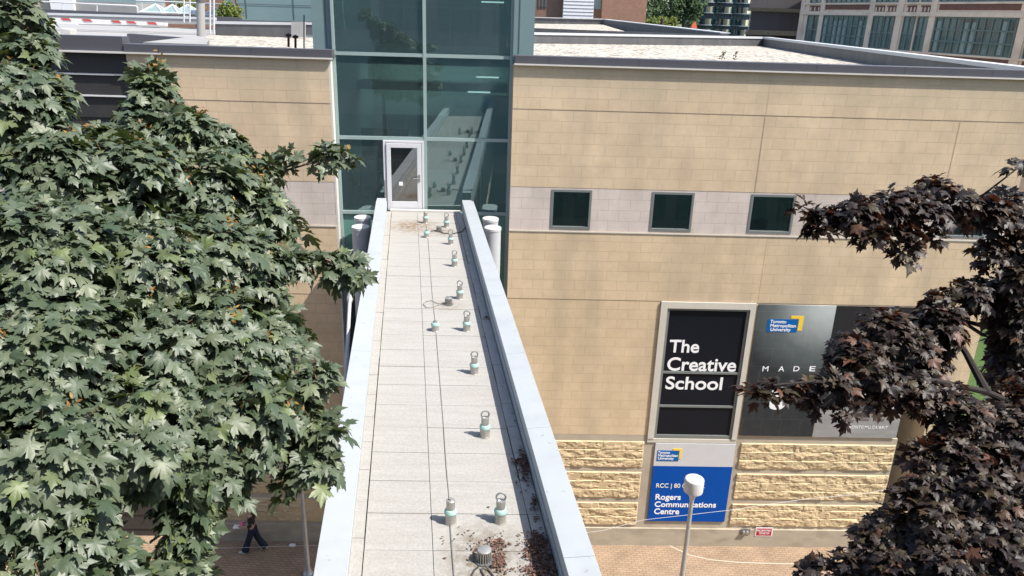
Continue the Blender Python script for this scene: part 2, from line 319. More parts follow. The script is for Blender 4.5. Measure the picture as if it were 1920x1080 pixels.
def arrays(name, V, T, m, parent=None, smooth=True):
    me = bpy.data.meshes.new(name); nv, nt_ = len(V), len(T)
    me.vertices.add(nv); me.vertices.foreach_set('co', np.asarray(V, np.float32).ravel())
    me.loops.add(nt_ * 3); me.loops.foreach_set('vertex_index', np.asarray(T, np.int32).ravel())
    me.polygons.add(nt_); me.polygons.foreach_set('loop_start', np.arange(nt_, dtype=np.int32) * 3)
    me.polygons.foreach_set('use_smooth', np.full(nt_, smooth)); me.update(calc_edges=True); me.validate()
    me.materials.append(m); o = bpy.data.objects.new(name, me); col.objects.link(o)
    if parent: o.parent = parent
    return o
def text(body, p0, width, height, m, parent, y, bold=0., name='lettering', z=None, spacing=1.):
    """lettering as a thin mesh on an upright plane facing -Y; p0 = lower left (x, z)"""
    cu = bpy.data.curves.new('t', 'FONT'); cu.body = body; cu.size = 1; cu.offset = bold; cu.extrude = .01; cu.space_character = spacing
    o = bpy.data.objects.new('t', cu); col.objects.link(o); bpy.context.view_layer.update()
    me = bpy.data.meshes.new_from_object(o.evaluated_get(bpy.context.evaluated_depsgraph_get())); bpy.data.objects.remove(o); bpy.data.curves.remove(cu)
    n = len(me.vertices); co = np.zeros(n * 3, np.float32); me.vertices.foreach_get('co', co); co = co.reshape(-1, 3)
    mn = co.min(0); mx = co.max(0)
    capmin = min(0, mn[1]) if False else 0.
    sx = width / (mx[0] - mn[0]); sy = height / (0.73 if any(ch.isalpha() or ch.isdigit() for ch in body) else mx[1])
    out = np.zeros_like(co); out[:, 0] = p0[0] + (co[:, 0] - mn[0]) * sx; out[:, 2] = p0[1] + co[:, 1] * sy; out[:, 1] = y - co[:, 2] * .3
    me.vertices.foreach_set('co', out.ravel()); me.update(); me.materials.clear(); me.materials.append(m); me.name = name
    ob = bpy.data.objects.new(name, me); col.objects.link(ob); ob.parent = parent; return ob
def text_px(body, a, b, top, m, parent, Y, bold=0., spacing=1.):
    """a, b: photo pixels of the baseline's ends, top: pixel row of the cap line above a; all on the plane y = Y"""
    A = atY(*a, Y); B = atY(*b, Y); T = atY(a[0], top, Y)
    return text(body, (A.x, A.z), B.x - A.x, T.z - A.z, m, parent, Y, bold, spacing=spacing)

# ------------------------------------------------------------------ light, world, camera
EL, AZ = math.radians(55), math.radians(24)       # sun to the right, a little behind the camera
sund = Vector((math.cos(EL) * math.cos(AZ), -math.cos(EL) * math.sin(AZ), math.sin(EL)))
w = bpy.data.worlds.new('World'); sc.world = w; w.use_nodes = True
sk = w.node_tree.nodes.new('ShaderNodeTexSky'); sk.sky_type = 'NISHITA'; sk.sun_disc = False
sk.sun_elevation = EL; sk.sun_rotation = math.atan2(sund.x, sund.y); sk.air_density = 1.; sk.dust_density = 1.5; sk.ozone_density = .7
bg = w.node_tree.nodes['Background']; bg.inputs['Strength'].default_value = .15
w.node_tree.links.new(sk.outputs[0], bg.inputs['Color'])
sl = bpy.data.lights.new('sun', 'SUN'); sl.energy = 4.8; sl.angle = math.radians(.5); sl.color = (1, .95, .87)
so = bpy.data.objects.new('sun', sl); col.objects.link(so); so.rotation_euler = (-sund).to_track_quat('-Z', 'Y').to_euler(); so.location = (20, -10, 60)
cam = bpy.data.cameras.new('camera'); cam.sensor_width = 36; cam.lens = 36 * F / 1920; cam.clip_start = .05; cam.clip_end = 2000
co = bpy.data.objects.new('camera', cam); col.objects.link(co)
mw = Matrix(((RT[0], UP[0], -FW[0], 0), (RT[1], UP[1], -FW[1], 0), (RT[2], UP[2], -FW[2], GZ), (0, 0, 0, 1))); co.matrix_world = mw
sc.camera = co
vs = sc.view_settings; vs.view_transform = 'Standard'; vs.look = 'None'; vs.exposure = 0.74; vs.gamma = 1
sc.cycles.max_bounces = 8; sc.cycles.transparent_max_bounces = 16; sc.cycles.diffuse_bounces = 3; sc.cycles.glossy_bounces = 4

# ------------------------------------------------------------------ ground
struct(MB().add([(-600, -300, -.008), (600, -300, -.008), (600, 1200, -.008), (-600, 1200, -.008)], [(0, 1, 2, 3)]).build('ground', M['asphalt']))
struct(MB().add([(-60, -4, 0), (14.2, -4, 0), (14.2, 27, 0), (-60, 27, 0)], [(0, 1, 2, 3)]).build('brick_pavement', M['street']))
struct(MB().add([(14.2, 5, .004), (60, 5, .004), (60, 60, .004), (14.2, 60, .004)], [(0, 1, 2, 3)]).build('lawn', M['lawn']))
cl = MB()
pts = [atZ(x, y, -GZ + .004) for x, y in ((1253, 1022), (1270, 1030), (1295, 1041), (1330, 1049), (1380, 1054), (1430, 1056), (1490, 1057))]
for a, b in zip(pts[:-1], pts[1:]):
    t = (b - a).normalized(); n = Vector((-t.y, t.x, 0)) * .02
    cl.add([a - n, b - n, b + n, a + n], [(0, 1, 2, 3)])
struct(cl.build('pavement_line', M['chalk']))

# ------------------------------------------------------------------ the stone building
BL = thing('media_building', 'long beige stone block building with pale window band and central teal glass tower', 'building')
Z = lambda r: GZ + r
XR = 15.0
def strip(x0, x1, z0, z1, m, y=21., name='stone_wall', th=.3): return MB().box(x0, x1, y, 21 + th, Z(z0), Z(z1)).build(name, m, BL)
WIN = [(1.67, 2.82), (4.53, 5.74), (7.37, 8.66), (10.22, 11.5), (13.07, 14.35)]
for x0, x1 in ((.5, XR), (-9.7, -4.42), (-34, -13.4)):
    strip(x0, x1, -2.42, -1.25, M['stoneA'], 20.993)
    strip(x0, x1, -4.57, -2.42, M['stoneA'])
    strip(x0, x1, -7.92, -5.82, M['stoneB'], 20.993)
    if x0 != .5:
        strip(x0, x1, -5.82, -4.57, M['band'], 21.004)
        strip(x0, x1, -12.5, -7.92, M['stoneC'])
b = MB(); xs = [.5]
for a, c in WIN: xs += [a, c]
xs.append(XR)
for i in range(0, len(xs), 2): b.box(xs[i], xs[i + 1], 21.004, 21.3, Z(-5.82), Z(-4.57))
for a, c in WIN: b.box(a, c, 21.004, 21.3, Z(-4.62), Z(-4.57)); b.box(a, c, 21.004, 21.3, Z(-5.82), Z(-5.76))
b.build('pale_stone_band', M['band'], BL)
MB().box(.5, XR, 20.975, 20.992, Z(-5.86), Z(-5.822)).box(-9.7, -4.42, 20.975, 20.992, Z(-5.86), Z(-5.822)).build('band_sill', M['rim'], BL)
for a, c in WIN:
    f = MB(); t = .065; z0, z1 = Z(-5.76), Z(-4.62)
    f.box(a, a + t, 20.99, 21.14, z0, z1).box(c - t, c, 20.99, 21.14, z0, z1).box(a + t, c - t, 20.99, 21.14, z1 - t, z1).box(a + t, c - t, 20.99, 21.14, z0, z0 + t)
    fo = f.build('window', M['framegrey'], BL)
    MB().box(a + t, c - t, 21.06, 21.075, z0 + t, z1 - t).build('pane', M['winglass'], fo)
strip(.5, 5.1, -12.5, -7.92, M['stoneC']); strip(7.96, 13.0, -12.5, -7.92, M['stoneC'])
MB().box(14.0, XR, 21, 23.5, 0, Z(-7.92)).build('stone_pier', M['stoneC'], BL)
MB().box(13.0, 14.0, 23.2, 23.5, 0, Z(-7.92)).build('recess_wall', M['louver'], BL)
MB().box(13.0, 14.0, 20.96, 21.2, Z(-8.1), Z(-7.925)).build('recess_lintel', M['rim'], BL)
# lower storey
for x0, x1, rx in ((.5, 13.2, [(.62, 5.02), (8.14, 13.18)]), (-9.7, -4.42, [(-9.6, -4.6)]), (-34, -13.4, [(-33, -13.5)])):
    MB().box(x0, x1, 21.0, 21.3, Z(-16.02), Z(-12.502)).build('lower_wall', M['pale'], BL)
    MB().box(x0, x1, 20.93, 21.3, 0, Z(-16.022)).build('base_course', M['base'], BL)
    for ra, rb in rx:
        for z0, z1 in ((-13.70, -12.72), (-14.86, -13.86), (-15.93, -15.03)):
            stp = .022; nx = int((rb - ra) / stp); nz = int((z1 - z0) / stp) + 1
            V = []; Fc = []
            for j in range(nz + 1):
                for i in range(nx + 1):
                    x = ra + (rb - ra) * i / nx; z = Z(z0) + (z1 - z0) * j / nz
                    row = math.floor((z - Z(z0)) / .33); bx = math.floor((x + .31 * (row % 2)) / .62)
                    q = noise.noise((x * 2.6, z * 5.5, 3.1 + row * 5.7 + bx * .6)) * .8 + noise.noise((x * 8, z * 13, 9.)) * .34
                    tt = q * 2.3 + .3; fl = math.floor(tt); fr = tt - fl; fr = min(1., max(0., (fr - .40) / .2))
                    h = .03 + .015 * (fl + fr) + .007 * noise.noise((x * 24, z * 24, 1.)) + .012 * (((z - Z(z0)) % .33) / .33 - .5)
                    h = min(.10, max(.004, h))
                    lz = (z - Z(z0)) % .33
                    if lz < .03 or i in (0, nx) or j in (0, nz): h = .004 + (h * .25 if lz < .03 and 0 < i < nx and 0 < j < nz else 0)
                    V.append((x, 20.998 - h, z))
            for j in range(nz):
                for i in range(nx):
                    a = j * (nx + 1) + i; Fc.append((a, a + 1, a + nx + 2, a + nx + 1))
            MB().add(V, Fc, True).build('rough_stone_panel', M['rough'], BL)
# window bay with the surround
MB().box(5.1, 5.3, 20.95, 21.3, Z(-12.6), Z(-7.925)).box(7.80, 7.96, 20.95, 21.3, Z(-12.6), Z(-7.925)).box(5.3, 7.80, 20.95, 21.3, Z(-8.13), Z(-7.925)).box(5.1, 7.96, 20.97, 21.3, Z(-12.74), Z(-12.6)).build('window_surround', M['rim'], BL)
MB().box(5.3, 7.80, 21.25, 21.3, Z(-12.6), Z(-8.13)).build('bay_backing', M['louver'], BL)
# dark louvred bay
b = MB(); l2 = MB()
for i in range(28):
    z1 = -1.3 - i * .56; b.hexa([(-13.4, 21.12, Z(z1 - .55)), (-9.7, 21.12, Z(z1 - .55)), (-9.7, 21.3, Z(z1 - .55)), (-13.4, 21.3, Z(z1 - .55))], [(-13.4, 21.16, Z(z1)), (-9.7, 21.16, Z(z1)), (-9.7, 21.3, Z(z1)), (-13.4, 21.3, Z(z1))])
    if i in (0, 1, 3, 5, 8): l2.box(-13.38, -9.72, 21.08, 21.119, Z(z1 - .555), Z(z1 - .515))
lo = b.build('louvre_bay', M['louver'], BL); l2.build('louvre_edge', M['linew'], lo)
# parapets and roofs
def parapet(a, b, th, z0, z1, m=M['fascia'], cop=M['coping'], ov=.05, ct=.13):
    a = Vector(a[:2]); b = Vector(b[:2]); d = (b - a).normalized(); n = Vector((-d.y, d.x))
    p = MB().wall(a, b, th, z0, z1).build('parapet', m, BL)
    if cop: MB().wall(a + n * (ov if th < 0 else -ov), b + n * (ov if th < 0 else -ov), th + (-2 if th < 0 else 2) * ov, z1 + .003, z1 + ct).build('coping', cop, p)
    return p
for x0, x1 in ((.52, XR + .05), (-9.72, -4.30)):
    p = MB().box(x0, x1, 20.94, 21.36, Z(-1.235), Z(-1.03)).build('parapet', M['fascia'], BL, .008)
    MB().box(x0 - .01, x1, 20.90, 21.0, Z(-1.275), Z(-1.238)).build('drip_edge', M['drip'], p)
    for k in range(int((x1 - x0 - .9) / 2.4) + 1): MB().box(x0 + .9 + 2.4 * k, x0 + .907 + 2.4 * k, 20.9375, 20.939, Z(-1.23), Z(-1.035)).build('panel_joint', M['louver'], p)
p = MB().box(-34, -9.74, 20.98, 21.4, Z(-1.235), Z(-.86)).build('parapet', M['fascia'], BL); MB().box(-34, -9.74, 20.92, 20.979, Z(-1.28), Z(-1.238)).build('drip_edge', M['drip'], p)
RA = atZ(1432, 70, -1.03); RB = Vector((1.2, 46.5, 0)); RC = Vector((14.95, 21.0, 0))
parapet((RA.x, RA.y), (RB.x - 3, RB.y - 1.4), -.4, Z(-2.2), Z(-1.13), M['inner'])
parapet((RC.x, RC.y + .4), (RA.x, RA.y), -.4, Z(-2.2), Z(-1.13), M['inner'])
MB().add([(.52, 21.37, Z(-1.62)), (RC.x, 21.37, Z(-1.62)), (RA.x, RA.y, Z(-1.62)), (RB.x, RB.y, Z(-1.62)), (.52, 46.3, Z(-1.62))], [(0, 1, 2, 3, 4)]).build('gravel_roof', M['gravel'], BL)
MB().wall((RC.x + .02, RC.y), (RA.x + .38, RA.y), .05, 0, Z(-1.64)).build('side_wall', M['stoneC'], BL)
MB().add([(-9.7, 21.37, Z(-1.62)), (-4.9, 21.37, Z(-1.62)), (-4.9, 47, Z(-1.62)), (-16.5, 47, Z(-1.62))], [(0, 1, 2, 3)]).build('gravel_roof', M['gravel'], BL)
MB().add([(-34, 21.4, Z(-1.7)), (-9.72, 21.4, Z(-1.7)), (-16.5, 60, Z(-1.7)), (-60, 60, Z(-1.7))], [(0, 1, 2, 3)]).build('membrane_roof', M['roofgrey'], BL)
# left roof: grey wall behind the gravel with a jog
yb = 45.
def pw(x0, ytop0, ybot0, x1, ytop1, ybot1, y, m, cap=None, th=.4, capm=None, name='parapet'):
    """upright wall whose top edge runs between two sighted points on the plane Y = y"""
    A = atY(x0, ytop0, y); B = atY(x1, ytop1, y); A2 = atY(x0, ybot0, y); B2 = atY(x1, ybot1, y)
    o = MB().hexa([(A2.x, y, A2.z), (B2.x, y, B2.z), (B2.x, y + th, B2.z), (A2.x, y + th, A2.z)], [(A.x, y, A.z), (B.x, y, B.z), (B.x, y + th, B.z), (A.x, y + th, A.z)]).build(name, m, BL)
    if cap:
        C = atY(x0, ytop0 - cap, y); D = atY(x1, ytop1 - cap, y)
        MB().hexa([(A.x, y - .04, A.z + .003), (B.x, y - .04, B.z + .003), (B.x, y + th, B.z + .003), (A.x, y + th, A.z + .003)], [(C.x, y - .04, C.z), (D.x, y - .04, D.z), (D.x, y + th, D.z), (C.x, y + th, C.z)]).build('coping', capm or M['coping'], o)
    return o
pw(404, 45, 66, 546, 47, 70, 45., M['inner'], 5)
pw(546, 41, 70, 570, 41, 70, 44., M['roofgrey'])
pw(570, 46, 64, 590, 47, 66, 46., M['inner'], 4)
pw(380, 36, 46, 592, 41, 50, 52., M['fascia'])
pw(-60, 24, 40, 402, 37, 46, 47., M['roofgrey'], 4, capm=M['coping'])
pw(-60, 11, 20, 450, 33, 38, 49., M['fascia'])
pw(238, 63, 82, 345, 71, 82, 27.5, M['fascia'])
MB().prism([tuple(atZ(x, y, -1.03)[:2]) for x, y in ((268, 79), (388, 83), (392, 73), (345, 70))], Z(-1.6), Z(-1.03)).build('roof_curb', M['roofgrey'], BL)
for xx, za_, zb3 in ((atY(1431, 250, 21).x, -1.27, -4.56), (atY(1803, 220, 21).x, -2.44, -4.56), (atY(1431, 500, 21).x, -5.87, -7.9)):
    MB().box(xx - .006, xx + .006, 20.9905, 20.9925, Z(zb3), Z(za_)).build('control_joint', M['jointtan'], BL)
# ------------------------------------------------------------------ glass tower of the building
def shear(o):
    """the curtain wall is set a couple of degrees off the stone front"""
    for q in [o] + list(o.children_recursive):
        if q.type == 'MESH':
            for v in q.data.vertices: v.co.y += .042 * (v.co.x + 1.95)
    return o
TW = [(-4.31, -1.95), (-1.87, .42)]
ROW = [(4.2, 1.4), (1.32, -1.08), (-1.18, -3.33), (-3.41, -5.45)]
mu = MB(); YG = 21.45
for x0, x1 in ((-4.36, -4.29), (-1.95, -1.87), (.40, .47)): mu.box(x0, x1, YG - .07, YG + .09, 0, Z(4.3))
for z in (4.25, 1.36, -1.13, -3.37, -5.5, -8., -10.5, -13.2):
    for x0, x1 in ((-4.29, -1.95), (-1.87, .40)): mu.box(x0, x1, YG - .06, YG + .085, Z(z - .045), Z(z + .045))
shear(mu.build('mullion_grid', M['mull'], BL))
for zi, (zt, zb) in enumerate(ROW):
    for xi, (x0, x1) in enumerate(TW):
        if zi == 3 and xi == 0: x1 = -3.09
        shear(MB().box(x0, x1, YG, YG + .012, Z(zb), Z(zt)).build('glass_pane', M['glass'], BL))
for x0, x1 in TW: shear(MB().box(x0, x1, YG, YG + .02, Z(-7.96), Z(-5.55)).build('spandrel_panel', M['spandrel'], BL))
for zt, zb in ((-8.04, -10.46), (-10.54, -13.16), (-13.24, -16.7)):
    for x0, x1 in TW: shear(MB().box(x0, x1, YG, YG + .012, Z(zb), Z(zt)).build('glass_pane', M['winglass'], BL))
# teal side panels
for x0, x1, yy in ((-4.88, -4.365, 21.37), (.475, 1.03, 21.37)):
    pnl = MB().box(x0, x1, yy, 27.5, Z(-1.62), Z(4.3)).build('metal_side_panel', M['teal'], BL)
    s_ = MB()
    for xx in ((-4.52,) if x0 < 0 else (.62,)): s_.box(xx, xx + .018, yy - .012, yy - .001, Z(-1.0), Z(4.3))
    s_.build('panel_joint', M['tealdark'], pnl)
# stone returns beside the recessed glass
MB().box(-4.42, -4.365, 21.301, YG + .08, 0, Z(-1.28)).box(.472, .5, 21.301, YG + .08, 0, Z(-1.28)).build('wall_return', M['pale'], BL)
MB().box(-4.419, -4.37, 21.0, 21.30, 0, Z(-1.28)).build('sunlit_return', M['drip'], BL)  # stone return, the sun's brightness put into a pale colour
# penthouse behind
PY_ = 56.
A = atY(447, 0, PY_); Bq = atY(592, 0, PY_); zb = atY(447, 33, PY_).z
ph = MB().box(A.x, -4.0, PY_, PY_ + 4, zb - 1.5, Z(7)).build('penthouse_wall', M['teal'], BL)
s_ = MB()
for px in (460, 549): q = atY(px, 10, PY_).x; MB().box(q, q + .06, PY_ - .03, PY_ - .01, zb, Z(6)).build('panel_joint', M['tealdark'], ph)
q = atY(500, 8, PY_).z; s_.box(A.x, -5.3, PY_ - .04, PY_ - .031, q - .04, q)
s_.build('panel_joint', M['tealdark'], ph)
# interior of the tower
MB().box(-4.3, .4, YG + .24, 28, Z(-5.72), Z(-5.47)).build('interior_floor', M['interfloor'], BL)
MB().box(-4.3, .4, YG + .24, 28, Z(-1.40), Z(-1.10)).build('upper_floor', M['interfloor'], BL)
MB().box(-4.3, .4, YG + .24, 28, Z(3.9), Z(4.2)).build('tower_roof', M['teal'], BL)
MB().box(-4.365, -4.31, YG + .1, 28, Z(-8), Z(3.9)).box(.41, .47, YG + .1, 28, Z(-8), Z(3.9)).build('interior_side_wall', M['interior'], BL)
MB().box(-4.3, .4, 27.8, 28, Z(-5.47), Z(-1.4)).box(-4.3, .4, 27.8, 28, Z(-1.1), Z(3.9)).build('interior_back_wall', M['interior'], BL)
g = MB()
for z0, z1 in ((-5.46, -3.55), (-1.09, 2.2)): g.box(-4.0, .1, 27.70, 27.79, Z(z0), Z(z1))
ib = g.build('interior_partition', M['interdark'], BL)
g = MB()
for x in (-4.0, -3.2, -2.4, -1.6, -.8, 0.): g.box(x, x + .07, 27.6, 27.69, Z(-5.46), Z(-3.5)); g.box(x, x + .07, 27.6, 27.69, Z(-1.09), Z(2.2))
for z in (-4.5, -3.55, .1, 1.3): g.box(-4.0, .1, 27.55, 27.59, Z(z), Z(z + .06))
g.build('partition_frame', M['mull'], ib)
MB().box(-4.3, .4, 24.5, 25.3, Z(-2.35), Z(-2.1)).build('dropped_soffit', M['interdark'], BL)
MB().box(-.35, .39, 22.6, 23.2, Z(-5.46), Z(-2.3)).build('interior_pier', M['interior'], BL)
for k, (px, py, yy) in enumerate(((1417 / 4 + 560, 145, 24.3), (1353 / 4 + 560, 173, 24.3), (1455 / 4 + 560, 4, 25.))):
    if k == 0:
        for kk, (xx, yy2, zz) in enumerate(((-2.9, 26.4, -1.46), (-1.0, 26.4, -1.46), (-2.9, 24.2, 3.84), (-1.0, 24.2, 3.84))):  # added fill strips, out of view, that brighten the tower interior
            tag(MB().box(xx - .6, xx + .6, yy2, yy2 + .14, Z(zz), Z(zz) + .05).build('strip_or_fill_light', emit('added_fill_tube', (1, .97, .88), 9)), 'fill strip added out of view to brighten the glass tower interior', 'light', 'added fill strips inside the tower')
    c = atY(px, py, yy); l = tag(MB().box(c.x - .35, c.x + .35, yy, yy + .06, c.z - .02, c.z + .02).build('strip_or_fill_light', emit('lit_tube', (1, .95, .85), 1.1)), ['upper thin lit strip light seen through the upper right glass pane', 'lower thin lit strip light seen through the upper right glass pane', 'strip light near the ceiling behind the topmost glass pane'][k], 'light', 'strip lights behind the glass')
# door
D = MB(); dx0, dx1, dz0, dz1 = -3.085, -1.955, Z(-5.44), Z(-3.42)
D.box(dx0, dx0 + .07, YG - .10, YG + .05, dz0, dz1).box(dx1 - .05, dx1, YG - .10, YG + .05, dz0, dz1).box(dx0 + .07, dx1 - .05, YG - .10, YG + .05, dz1 - .06, dz1)
door = D.build('glass_door', M['white'], BL, .006)
L_ = MB(); lx0, lx1, lz0, lz1 = dx0 + .09, dx1 - .065, dz0 + .03, dz1 - .075
L_.box(lx0, lx0 + .12, YG - .13, YG - .06, lz0, lz1).box(lx1 - .12, lx1, YG - .13, YG - .06, lz0, lz1).box(lx0 + .12, lx1 - .12, YG - .13, YG - .06, lz1 - .12, lz1).box(lx0 + .12, lx1 - .12, YG - .13, YG - .06, lz0, lz0 + .26)
L_.build('door_leaf', M['white'], door, .006)
MB().box(lx0 + .12, lx1 - .12, YG - .105, YG - .095, lz0 + .26, lz1 - .12).build('door_pane', M['doorglass'], door)
h = MB().tube([(lx1 - .06, YG - .13, lz0 + .95), (lx1 - .06, YG - .2, lz0 + .95), (lx1 - .21, YG - .2, lz0 + .95)], .014).box(lx1 - .085, lx1 - .035, YG - .15, YG - .131, lz0 + .86, lz0 + 1.05)
h.build('door_handle', M['steelring'], door)
MB().tube([(dx0 + .03, YG - .13, dz0 + .15), (dx0 + .03, YG - .13, dz0 + .9)], .018).build('door_closer_pipe', M['steelring'], door)
tag(MB().box(-2.66, -2.55, YG - .112, YG - .106, lz0 + .72, lz0 + .83).build('door_notice', M['paper'], door), 'small white square notice stuck low on the door glass')
shear(door)
# furniture seen through the glass
ch = thing('office_chair', 'black chair with thin metal legs behind the glass left of the door', 'chair', loc=(-3.85, 22.35, Z(-5.47)))
MB().hexa([(-.24, -.24, .44), (.24, -.24, .44), (.22, .22, .42), (-.22, .22, .42)], [(-.24, -.24, .49), (.24, -.24, .49), (.22, .22, .47), (-.22, .22, .47)]).build('seat', M['chair'], ch, .02)
MB().hexa([(-.26, -.22, .5), (-.21, -.22, .5), (-.21, .22, .5), (-.26, .22, .5)], [(-.40, -.2, .95), (-.36, -.2, .95), (-.36, .2, .95), (-.40, .2, .95)]).build('backrest', M['chair'], ch, .015)
for sx, sy in ((-1, -1), (-1, 1), (1, -1), (1, 1)): MB().tube([(.2 * sx, .18 * sy, .44), (.25 * sx, .23 * sy, 0)], .012).build('leg', M['coping'], ch)
tb = thing('office_table', 'pale topped office table behind the black chair and the glass', 'table', loc=(-3.35, 23.6, Z(-5.47)))
MB().box(-.75, .75, -.4, .4, .72, .75).build('tabletop', M['table'], tb, .005)
for sx, sy in ((-1, -1), (-1, 1), (1, -1), (1, 1)): MB().box(.7 * sx - .02, .7 * sx + .02, .36 * sy - .02, .36 * sy + .02, 0, .719).build('leg', M['metaldark'], tb)
sc_ = thing('display_screen', 'large dark screen on a stand behind the glass left of the door', 'screen', loc=(-3.5, 24.6, Z(-5.47)))
MB().box(-.75, .75, 0, .06, .95, 1.9).build('panel', M['chair'], sc_, .01); MB().box(-.06, .06, .065, .13, 0, 1.6).box(-.4, .4, -.2, .3, 0, .03).build('stand', M['metaldark'], sc_)
cb = thing('equipment_cabinet', 'tall black cabinet standing behind the black chair', 'cabinet', loc=(-3.78, 23.0, Z(-5.47)))
MB().box(-.25, .25, -.2, .15, .03, 1.25).build('cabinet_body', M['chair'], cb, .01); MB().box(-.22, .22, -.215, -.202, .1, 1.2).build('cabinet_door', M['interdark'], cb)
for k, (px0, px1, py0, py1) in enumerate(((1409, 1424, 416, 431), (1423, 1441, 412, 431))):
    P0 = atY(px0, py1, 21.1); P1 = atY(px1, py0, 21.1); b = MB(); n = 5
    for i in range(n):
        z0 = P0.z + (P1.z - P0.z) * i / n; j = random.uniform(-.02, .02); b.box(P0.x + j, P1.x + j, 21.12 + j, 21.3 + j, z0, z0 + (P1.z - P0.z) / n - .008)
    tag(b.build('paper_stack', M['paper']), ['shorter stack of papers on the sill of the third square window', 'taller stack of papers on the sill of the third square window'][k], 'papers', 'papers on the window sill')

# ------------------------------------------------------------------ signs
wf = thing('window_banner', 'tall black window banner with three lines of large white lettering', 'sign')
f = MB(); x0, x1, z0, z1 = 5.31, 7.79, Z(-12.59), Z(-8.14)
f.box(x0, x0 + .07, 20.99, 21.16, z0, z1).box(x1 - .07, x1, 20.99, 21.16, z0, z1).box(x0 + .07, x1 - .07, 20.99, 21.16, z1 - .06, z1).box(x0 + .07, x1 - .07, 20.99, 21.16, z0, z0 + .12)
za, zb_ = Z(-10.27), Z(-11.44)
for zz in (za, zb_): f.box(x0 + .07, x1 - .07, 20.995, 21.16, zz - .035, zz + .035)
f.build('frame', M['framegrey'], wf)
for p0, p1 in ((z0 + .12, zb_ - .035), (zb_ + .035, za - .035), (za + .035, z1 - .06)): MB().box(x0 + .07, x1 - .07, 21.03, 21.06, p0, p1).build('panel', M['black'], wf)
YS = 21.025
text_px('The', (1254, 660), (1310, 660), 636, M['ink'], wf, YS, .018)
text_px('Creative', (1250, 694), (1379, 696), 669, M['ink'], wf, YS, .018)
text_px('School', (1247, 729), (1353, 731), 705, M['ink'], wf, YS, .018)
# large billboard
bb = thing('wall_billboard', 'wide dark wall poster with small blue logo and spaced white capitals', 'billboard')
def gradmat():
    m, nt, b, N, L = mk('printed_grey_backdrop'); b.inputs['Roughness'].default_value = .45
    tc = N.new('ShaderNodeTexCoord'); mp = N.new('ShaderNodeMapping'); mp.vector_type = 'TEXTURE'; mp.inputs['Location'].default_value = (10.2, 20.97, Z(-7.9)); mp.inputs['Scale'].default_value = (2.8, 5, 2.6)
    L.new(tc.outputs['Object'], mp.inputs['Vector']); g = N.new('ShaderNodeTexGradient'); g.gradient_type = 'SPHERICAL'; L.new(mp.outputs[0], g.inputs['Vector'])
    n = N.new('ShaderNodeTexNoise'); n.inputs['Scale'].default_value = 4; n.inputs['Detail'].default_value = 8; L.new(tc.outputs['Object'], n.inputs['Vector'])
    ad = N.new('ShaderNodeMath'); ad.operation = 'MULTIPLY_ADD'; ad.inputs[1].default_value = .12; L.new(n.outputs['Fac'], ad.inputs[0]); L.new(g.outputs['Fac'], ad.inputs[2])
    r = N.new('ShaderNodeValToRGB'); r.color_ramp.elements[0].position = .05; r.color_ramp.elements[0].color = (.018, .022, .028, 1)
    r.color_ramp.elements[1].position = .95; r.color_ramp.elements[1].color = (.48, .52, .52, 1)
    e = r.color_ramp.elements.new(.45); e.color = (.11, .13, .135, 1); L.new(ad.outputs[0], r.inputs['Fac'])
    # the block courses of the wall telegraph through the print
    sp = N.new('ShaderNodeSeparateXYZ'); L.new(tc.outputs['Object'], sp.inputs[0]); cb_ = N.new('ShaderNodeCombineXYZ'); L.new(sp.outputs[0], cb_.inputs[0]); L.new(sp.outputs[2], cb_.inputs[1])
    bt = N.new('ShaderNodeTexBrick'); bt.inputs['Scale'].default_value = 1; bt.inputs['Brick Width'].default_value = .62; bt.inputs['Row Height'].default_value = .61; bt.inputs['Mortar Size'].default_value = .004
    bt.inputs['Color1'].default_value = (0, 0, 0, 1); bt.inputs['Color2'].default_value = (0, 0, 0, 1); bt.inputs['Mortar'].default_value = (.05, .055, .055, 1); L.new(cb_.outputs[0], bt.inputs['Vector'])
    a2 = N.new('ShaderNodeMixRGB'); a2.blend_type = 'ADD'; a2.inputs['Fac'].default_value = 1; L.new(r.outputs['Color'], a2.inputs['Color1']); L.new(bt.outputs['Color'], a2.inputs['Color2'])
    L.new(a2.outputs['Color'], b.inputs['Base Color']); return m
YB = 20.955
zt, zb2 = Z(-7.95), Z(-12.44)
xm = 10.38
MB().box(8.02, xm, YB, 20.984, zb2, zt).build('panel', gradmat(), bb)
MB().box(xm, 13.1, YB, 20.984, Z(-11.35), zt).build('panel', mat('printed_black', (.018, .016, .02), .45), bb)
MB().box(xm, 13.1, YB, 20.984, zb2, Z(-11.35)).build('panel', mat('printed_pale_grey', (.30, .29, .29), .5, var=.25, nscale=1.2, stretch=(.6, 1, 2.)), bb)
lg = MB().box(*[atY(1440, 600, YB).x, atY(1497, 600, YB).x], YB - .006, YB - .001, atY(1440, 622, YB).z, atY(1440, 598, YB).z).build('logo_panel', M['logo'], bb)
q0 = atY(1484, 592, YB); q1 = atY(1503, 620, YB)
MB().box(q0.x, q1.x, YB - .006, YB - .001, atY(1497, 597.6, YB).z, q0.z).box(atY(1498, 600, YB).x, q1.x, YB - .006, YB - .001, q1.z, atY(1497, 597.8, YB).z).build('corner_bracket', M['yellow'], bb)
for body, yb_, x1 in (('Toronto', 605.5, 1474), ('Metropolitan', 613, 1492), ('University', 620.5, 1482)): text_px(body, (1444, yb_), (x1, yb_ + .3), yb_ - 6, M['ink'], bb, YB - .0065, .02)
for chh, px in zip('MADE', (1429, 1459, 1487, 1517)): text_px(chh, (px, 696), (px + 11, 696), 686, M['ink'], bb, YB - .001, .006)
text_px('O', (1559, 697), (1570, 697), 687, M['ink'], bb, YB - .001, .006)
text_px('S', (1441, 766), (1471, 766), 726, M['ink'], bb, YB - .001, .03)
